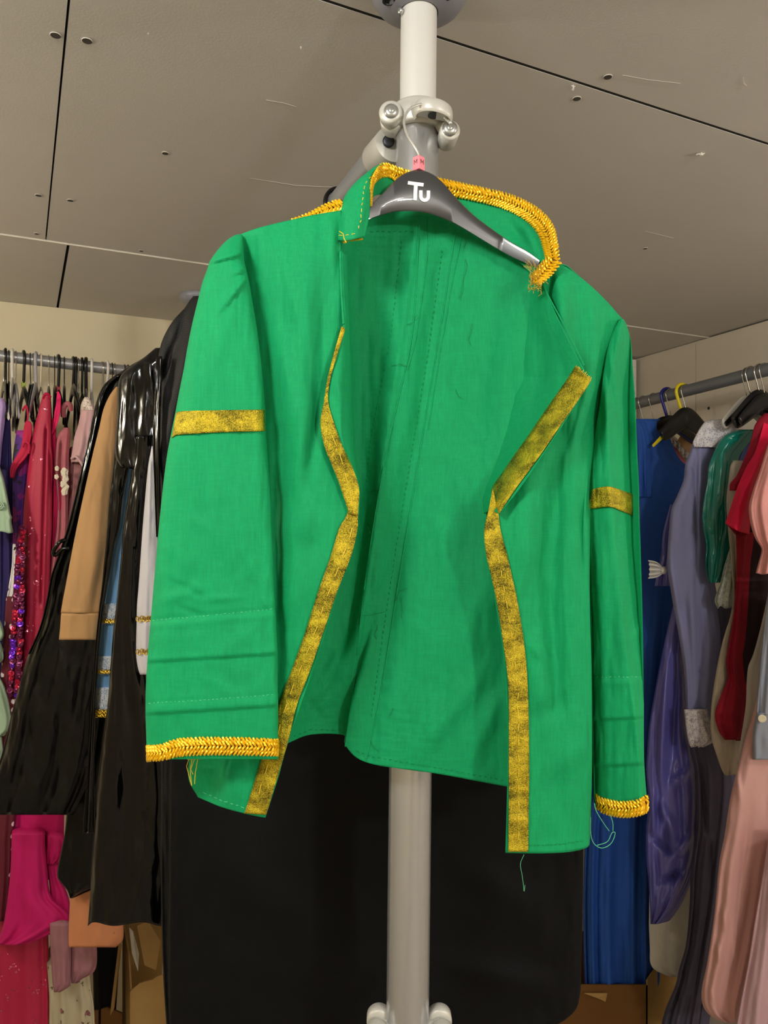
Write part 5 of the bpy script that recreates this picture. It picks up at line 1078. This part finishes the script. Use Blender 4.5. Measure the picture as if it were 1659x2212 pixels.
def rack_hanger(label, p, away, rodr, hookm, bodym, r, bodyr, group, tagm=None, drop=.085, span=.19, neck=.07, yaw=0, bar=False, name='coat_hanger', brot=0):
    away = Matrix.Rotation(yaw, 3, 'Z') @ away; away = away.normalized(); up = Vector((0, 0, 1))
    R = rodr+r+.0006
    base = p-up*(R+neck+drop)
    t = thing(name, label, 'hanger', base, group)
    pts = [p+away*(math.cos(a)*R)+up*(math.sin(a)*R) for a in [math.radians(x) for x in range(-25, 201, 15)]]
    pts += [p-away*(R*.75)-up*(R*.9), p-away*(R*.25)-up*(R+neck*.45), p-up*(R+neck*.75), p-up*(R+neck)]
    mk('hook', tube(smooth_path(pts, 44), r, 8), hookm, t)
    c = p-up*(R+neck)
    prof = [(-1, -1), (-.97, -.97), (-.8, -.78), (-.5, -.42), (-.25, -.14), (-.1, -.02), (0, 0), (.1, -.02), (.25, -.14), (.5, -.42), (.8, -.78), (.97, -.97), (1, -1)]
    arm = smooth_path([c+away*(a*span)+up*(b_*drop) for a, b_ in prof], 48)
    rr = [bodyr*(1.2-.72*abs(2*i/47-1)**1.5) for i in range(48)]; r2 = [bodyr*(.42-.15*abs(2*i/47-1)) for i in range(48)]
    g = tube(arm, [x*1.35 for x in rr], 10, True, r2, up=(0, 0, 1))
    if bar: g = join(g, tube([arm[2], (arm[2]+arm[-3])/2-up*.004, arm[-3]], bodyr*.5, 8))
    mk('shoulder_bar', g, bodym, t)
    if tagm: mk('size_tag', box(p-up*(R+neck*.72), .011, .011, .018, away, away.cross(up), up), tagm, t, bevel=.001)
    return t
GL = 'hangers crowded along the left rail'
spec = [   # px, hook, body, hook radius, body radius, tag, label
 (8, 'wire', 'pl_black', .0016, .009, None, 'thin steel hanger hook at the very left end of the left rail'),
 (12, 'pl_black', 'pl_black', .0042, .012, None, 'thick black plastic hanger, first from the left picture edge'),
 (19, 'wire_dark', 'pl_black', .0016, .010, None, 'dark wire hook squeezed between thick black and thick white hangers at left'),
 (27, 'pl_white', 'pl_white', .0046, .012, None, 'thick white plastic hanger, leftmost white one on the rail'),
 (34, 'wire', 'pl_grey', .0018, .012, None, 'pale grey hanger with a wire hook right of the leftmost white one'),
 (51, 'pl_black', 'pl_black', .0044, .012, 'tag_green', 'black hanger with a lime green size tag'),
 (66, 'wire_dark', 'pl_black', .0015, .011, None, 'black hanger on a thin dark hook right of the lime tag'),
 (72, 'wire', 'pl_black', .0015, .010, None, 'steel hook just left of the second white hanger'),
 (78, 'pl_grey', 'pl_grey', .0046, .010, None, 'lavender grey plastic hanger, second pale one on the left rail'),
 (88, 'wire_cream', 'wire_cream', .0024, .004, None, 'twisted cream wire hanger left of the high necked glitter dress'),
 (105, 'wire', 'pl_black', .0018, .010, None, 'steel hooked hanger carrying the high necked glitter dress'),
 (118, 'wire_dark', 'pl_black', .0015, .011, None, 'dark wire hook touching the hanger with the red tag'),
 (126, 'pl_black', 'pl_black', .0046, .012, 'tag_red', 'black hanger with a red size tag'),
 (139, 'wire_dark', 'pl_black', .0018, .011, None, 'black hanger on a dark hook right of the red tag'),
 (158, 'pl_black', 'pl_black', .0042, .012, None, 'first of four thick black hooks in the middle cluster'),
 (164, 'pl_black', 'pl_black', .0042, .012, None, 'second of four thick black hooks in the middle cluster'),
 (170, 'wire', 'wire_cream', .0026, .004, None, 'steel hook with a cream cord tie in the black cluster'),
 (177, 'pl_black', 'pl_black', .0042, .011, None, 'third of four thick black hooks in the middle cluster'),
 (186, 'pl_black', 'pl_black', .0055, .012, None, 'thickest black hook, rightmost of the black cluster'),
 (198, 'pl_white', 'pl_white', .0044, .011, None, 'white plastic hanger right of the black cluster'),
 (220, 'wire', 'pl_black', .0015, .009, None, 'first thin steel hook between the last two white hangers'),
 (224, 'wire', 'pl_black', .0015, .009, None, 'second thin steel hook touching the last white hanger'),
 (231, 'pl_white', 'pl_white', .0042, .011, None, 'last white plastic hanger before the black vinyl coat'),
 (242, 'wire_dark', 'pl_black', .0016, .009, None, 'dark wire hook right of the last white hanger'),
 (248, 'wire', 'pl_black', .0016, .009, None, 'steel hook just above the shoulder of the black vinyl coat'),
 (269, 'wire_dark', 'pl_black', .0016, .009, None, 'dark hook half hidden by the vinyl coat, next to the last'),
 (276, 'wire_dark', 'pl_black', .0016, .009, None, 'last dark hook at the right end, behind the vinyl coat')]
rh = random.Random(11)
for px, hk_, bm, r, br_, tg, lab in spec:
    p = on_line(RL0, RL1, px)
    thick = r > .003
    rack_hanger(lab, p, DL, .0172, M[hk_], M[bm], r, br_, GL, M[tg] if tg else None, drop=rh.uniform(.10, .13), neck=rh.uniform(.055, .08), yaw=rh.uniform(-.12, .12))
GR = 'hangers on the right rail'
spec = [
 (1377, 'wire', 'pl_white', .0016, .008, None, 0, 'steel hooked hanger at the far end of the right rail, beside the jacket sleeve'),
 (1390, 'wire', 'pl_white', .0018, .008, None, 0, 'second steel hook from the corner on the right rail'),
 (1412, 'wire', 'pl_white', .0018, .010, None, 0, 'steel hook with a short white bar left of the dark blue hanger'),
 (1441, 'pl_blue', 'pl_blue', .0058, .011, None, 0, 'dark blue plastic hanger on the right rail'),
 (1438, 'wire', 'pl_black', .0018, .014, None, 0, 'black hanger whose steel hook overlaps the dark blue one'),
 (1449, 'wire', 'pl_black', .0018, .014, None, 0, 'black hanger with a steel hook right of the dark blue one'),
 (1474, 'pl_yellow', 'pl_yellow', .0062, .006, None, 0, 'yellow plastic hanger on the right rail'),
 (1483, 'wire', 'pl_black', .0018, .024, None, 0, 'broad black hanger in front of the yellow one'),
 (1614, 'wire', 'pl_white', .0018, .019, None, 0, 'white hanger with a steel hook above the lace collar'),
 (1623, 'wire', 'pl_black', .0026, .010, None, 0, 'thin black hanger hooked right behind the white one'),
 (1642, 'wire', 'pl_black', .0026, .026, None, 0, 'broad black hanger above the teal blouse'),
 (1652, 'wire', 'pl_black', .0018, .018, None, 0, 'last black hanger at the right picture edge')]
for i, (px, hk_, bm, r, br_, tg, yw, lab) in enumerate(spec):
    p = on_line(RR0, RR1, px)
    rack_hanger(lab, p, DR, .021, M[hk_], M[bm], r, br_, GR, None, drop=.07 if px != 1474 else .10, neck=.075, span=.135 if px < 1480 else .105, yaw=rh.uniform(-.06, .06), bar=False)
# hangers on the rail behind the jacket
p1 = ra+(rb-ra)*.13; p2 = ra+(rb-ra)*.20; p3 = ra+(rb-ra)*.30
AX = Vector((.92, .39, 0))
GM = 'hangers on the middle rail'
rack_hanger('black plastic hook behind the collar of the green jacket', p1, -AX, .0225, M['pl_black'], M['pl_black'], .0036, .010, GM, neck=.06)
rack_hanger('steel hook at the left of the jacket collar on the middle rail', p2, -AX, .0225, M['wire'], M['pl_black'], .0018, .010, GM, neck=.06)

# ------------------------------------------------------------------ cartons on the floor
def carton(name, label, faces, D, mat, t=.004):
    th_ = None
    return None
bx = thing('cardboard_box', 'torn brown cardboard box below the black vinyl coat at left', 'box', Vector((P(320, 2100, 2.2).x, 2.3, .004)))
zb = .004
def pan_(pts, D, t=.005):
    q = [P(x, y, d) for x, y, d in pts]; return prism(q, (0, t, 0))
def down(x, D): v = P(x, 1106, D); return Vector((v.x, v.y, zb))
fr = [P(281, 2143, 2.16), P(287, 2136, 2.16), P(300, 2125, 2.162), P(312, 2121, 2.163), P(330, 2116, 2.165), P(338, 2110, 2.166), P(352, 2106, 2.168), P(357, 2130, 2.169), P(366, 2160, 2.17)]
mk('front_panel', prism(fr+[Vector((fr[-1].x, fr[-1].y, zb)), Vector((fr[0].x, fr[0].y, zb))], (.001, .005, 0)), M['card'], bx, smooth=False)
bk = [P(264, 1992, 2.42), P(300, 1975, 2.42), P(350, 1985, 2.42)]
mk('back_panel', prism(bk+[Vector((bk[-1].x, bk[-1].y, zb)), Vector((bk[0].x, bk[0].y, zb))], (0, .005, 0)), M['card'], bx, smooth=False)
sd_ = [P(265, 1990, 2.40), P(277, 2060, 2.25), P(282, 2143, 2.165)]
mk('side_panel', prism([sd_[0], sd_[1], sd_[2], Vector((sd_[2].x, sd_[2].y, zb)), Vector((sd_[0].x, sd_[0].y, zb))], (.005, 0, 0)), M['card'], bx, smooth=False)
mk('flap', prism([P(296, 2000, 2.3), P(318, 1990, 2.33), P(345, 2033, 2.30), P(335, 2095, 2.22), P(312, 2085, 2.22)], (.002, .004, -.002)), M['card'], bx, smooth=False)
mk('paper_label', prism([P(279, 2004, 2.235), P(287, 2012, 2.23), P(300, 2060, 2.2), P(298, 2098, 2.19), P(285, 2060, 2.21)], (0, .001, 0)), M['offwhite'], bx, smooth=False)
b2 = thing('cardboard_box', 'dark open cardboard box behind the rose printed skirt', 'box', Vector((P(235, 2100, 2.4).x, 2.45, .004)))
mk('flap', prism([P(256, 2040, 2.25), P(262, 2042, 2.25), P(254, 2110, 2.25), P(246, 2180, 2.26), P(238, 2194, 2.26), P(240, 2170, 2.26)], (0, .006, 0)), M['card'], b2, smooth=False)
q = [P(190, 2188, 2.3), P(232, 2176, 2.3), P(264, 2190, 2.3)]
mk('front_panel', prism(q+[Vector((q[-1].x, q[-1].y, zb)), Vector((q[0].x, q[0].y, zb))], (0, .006, 0)), M['card_dark'], b2, smooth=False)
b3 = thing('cardboard_box', 'dark brown cardboard box under the royal blue dress', 'box', Vector((P(1330, 2200, 2.72).x, 2.8, .004)))
zt = P(0, 2128, 2.68).z
x0, x1 = P(1130, 0, 2.68).x, P(1399, 0, 2.68).x
mk('front_panel', box(((x0+x1)/2, 2.683, (zt+zb)/2), x1-x0, .006, zt-zb), M['card_dark'], b3, smooth=False)
s0, s1 = Vector((x1, 2.68, 0)), Vector((P(1478, 0, 3.02).x, 3.02, 0))
mk('side_panel', prism([Vector((s0.x, s0.y, zb)), Vector((s1.x, s1.y, zb)), Vector((s1.x, s1.y, zt+.02)), Vector((s0.x, s0.y, zt+.02))], (-.006, 0, 0)), M['card'], b3, smooth=False)
mk('back_panel', box(((x0+s1.x)/2, 3.023, (zt+zb)/2), s1.x-x0, .006, zt-zb), M['card_dark'], b3, smooth=False)
mk('flap', prism([P(1262, 2146, 2.66), P(1312, 2146, 2.66), P(1308, 2164, 2.655), P(1290, 2156, 2.655)], (0, .004, 0)), M['card'], b3, smooth=False)
# ------------------------------------------------------------------ camera, light, colour
cam = bpy.data.cameras.new('camera'); cam.sensor_fit = 'HORIZONTAL'; cam.sensor_width = 36; cam.lens = F/1659*36; cam.clip_start = .02
co = bpy.data.objects.new('camera', cam); col.objects.link(co); co.location = (0, 0, ZC); co.rotation_euler = (PI/2, 0, 0)
bpy.context.scene.camera = co
def area(name, loc, target, sx, sy, power, c):
    l = bpy.data.lights.new(name, 'AREA'); l.shape = 'RECTANGLE'; l.size = sx; l.size_y = sy; l.energy = power; l.color = c
    o = bpy.data.objects.new(name, l); col.objects.link(o); o.location = loc
    d = Vector(target)-Vector(loc); o.rotation_euler = d.to_track_quat('-Z', 'Y').to_euler(); return o
def point_light(name, loc, power, c, r=.07):
    l = bpy.data.lights.new(name, 'POINT'); l.energy = power; l.color = c; l.shadow_soft_size = r
    o = bpy.data.objects.new(name, l); col.objects.link(o); o.location = loc; return o
area('ceiling_lamp_near', (-.58, -.06, ZC+.63), (.1, .9, ZC-.1), .26, .2, 11.5, (1, .99, .96))
point_light('fill_back_left', (-1.0, -1.6, ZC+.35), 26, (1, .975, .94))  # added fill from behind the camera, no known fixture there
point_light('fill_back_right', (1.5, -1.6, ZC+.35), 78, (1, .97, .93))  # added fill that reaches the right rack, not a known fixture
point_light('fill_near_right', (.95, -.6, ZC+.52), 9, (1, .975, .94))  # added light to brighten the near right part of the ceiling
point_light('fill_right', (1.6, .75, ZC+.42), 16, (1, .97, .92))  # added out of view to light the right rack and wall
point_light('lamp_far_left', (-1.75, .9, ZC+.40), 28, (1, .94, .82))
w = bpy.data.worlds.new('room light'); w.use_nodes = True
w.node_tree.nodes['Background'].inputs[0].default_value = (1, .96, .9, 1); w.node_tree.nodes['Background'].inputs[1].default_value = .05
sc = bpy.context.scene; sc.world = w
sc.view_settings.view_transform = 'Standard'; sc.view_settings.look = 'None'; sc.view_settings.gamma = 1; sc.view_settings.use_curve_mapping = False
sc.view_settings.exposure = 0
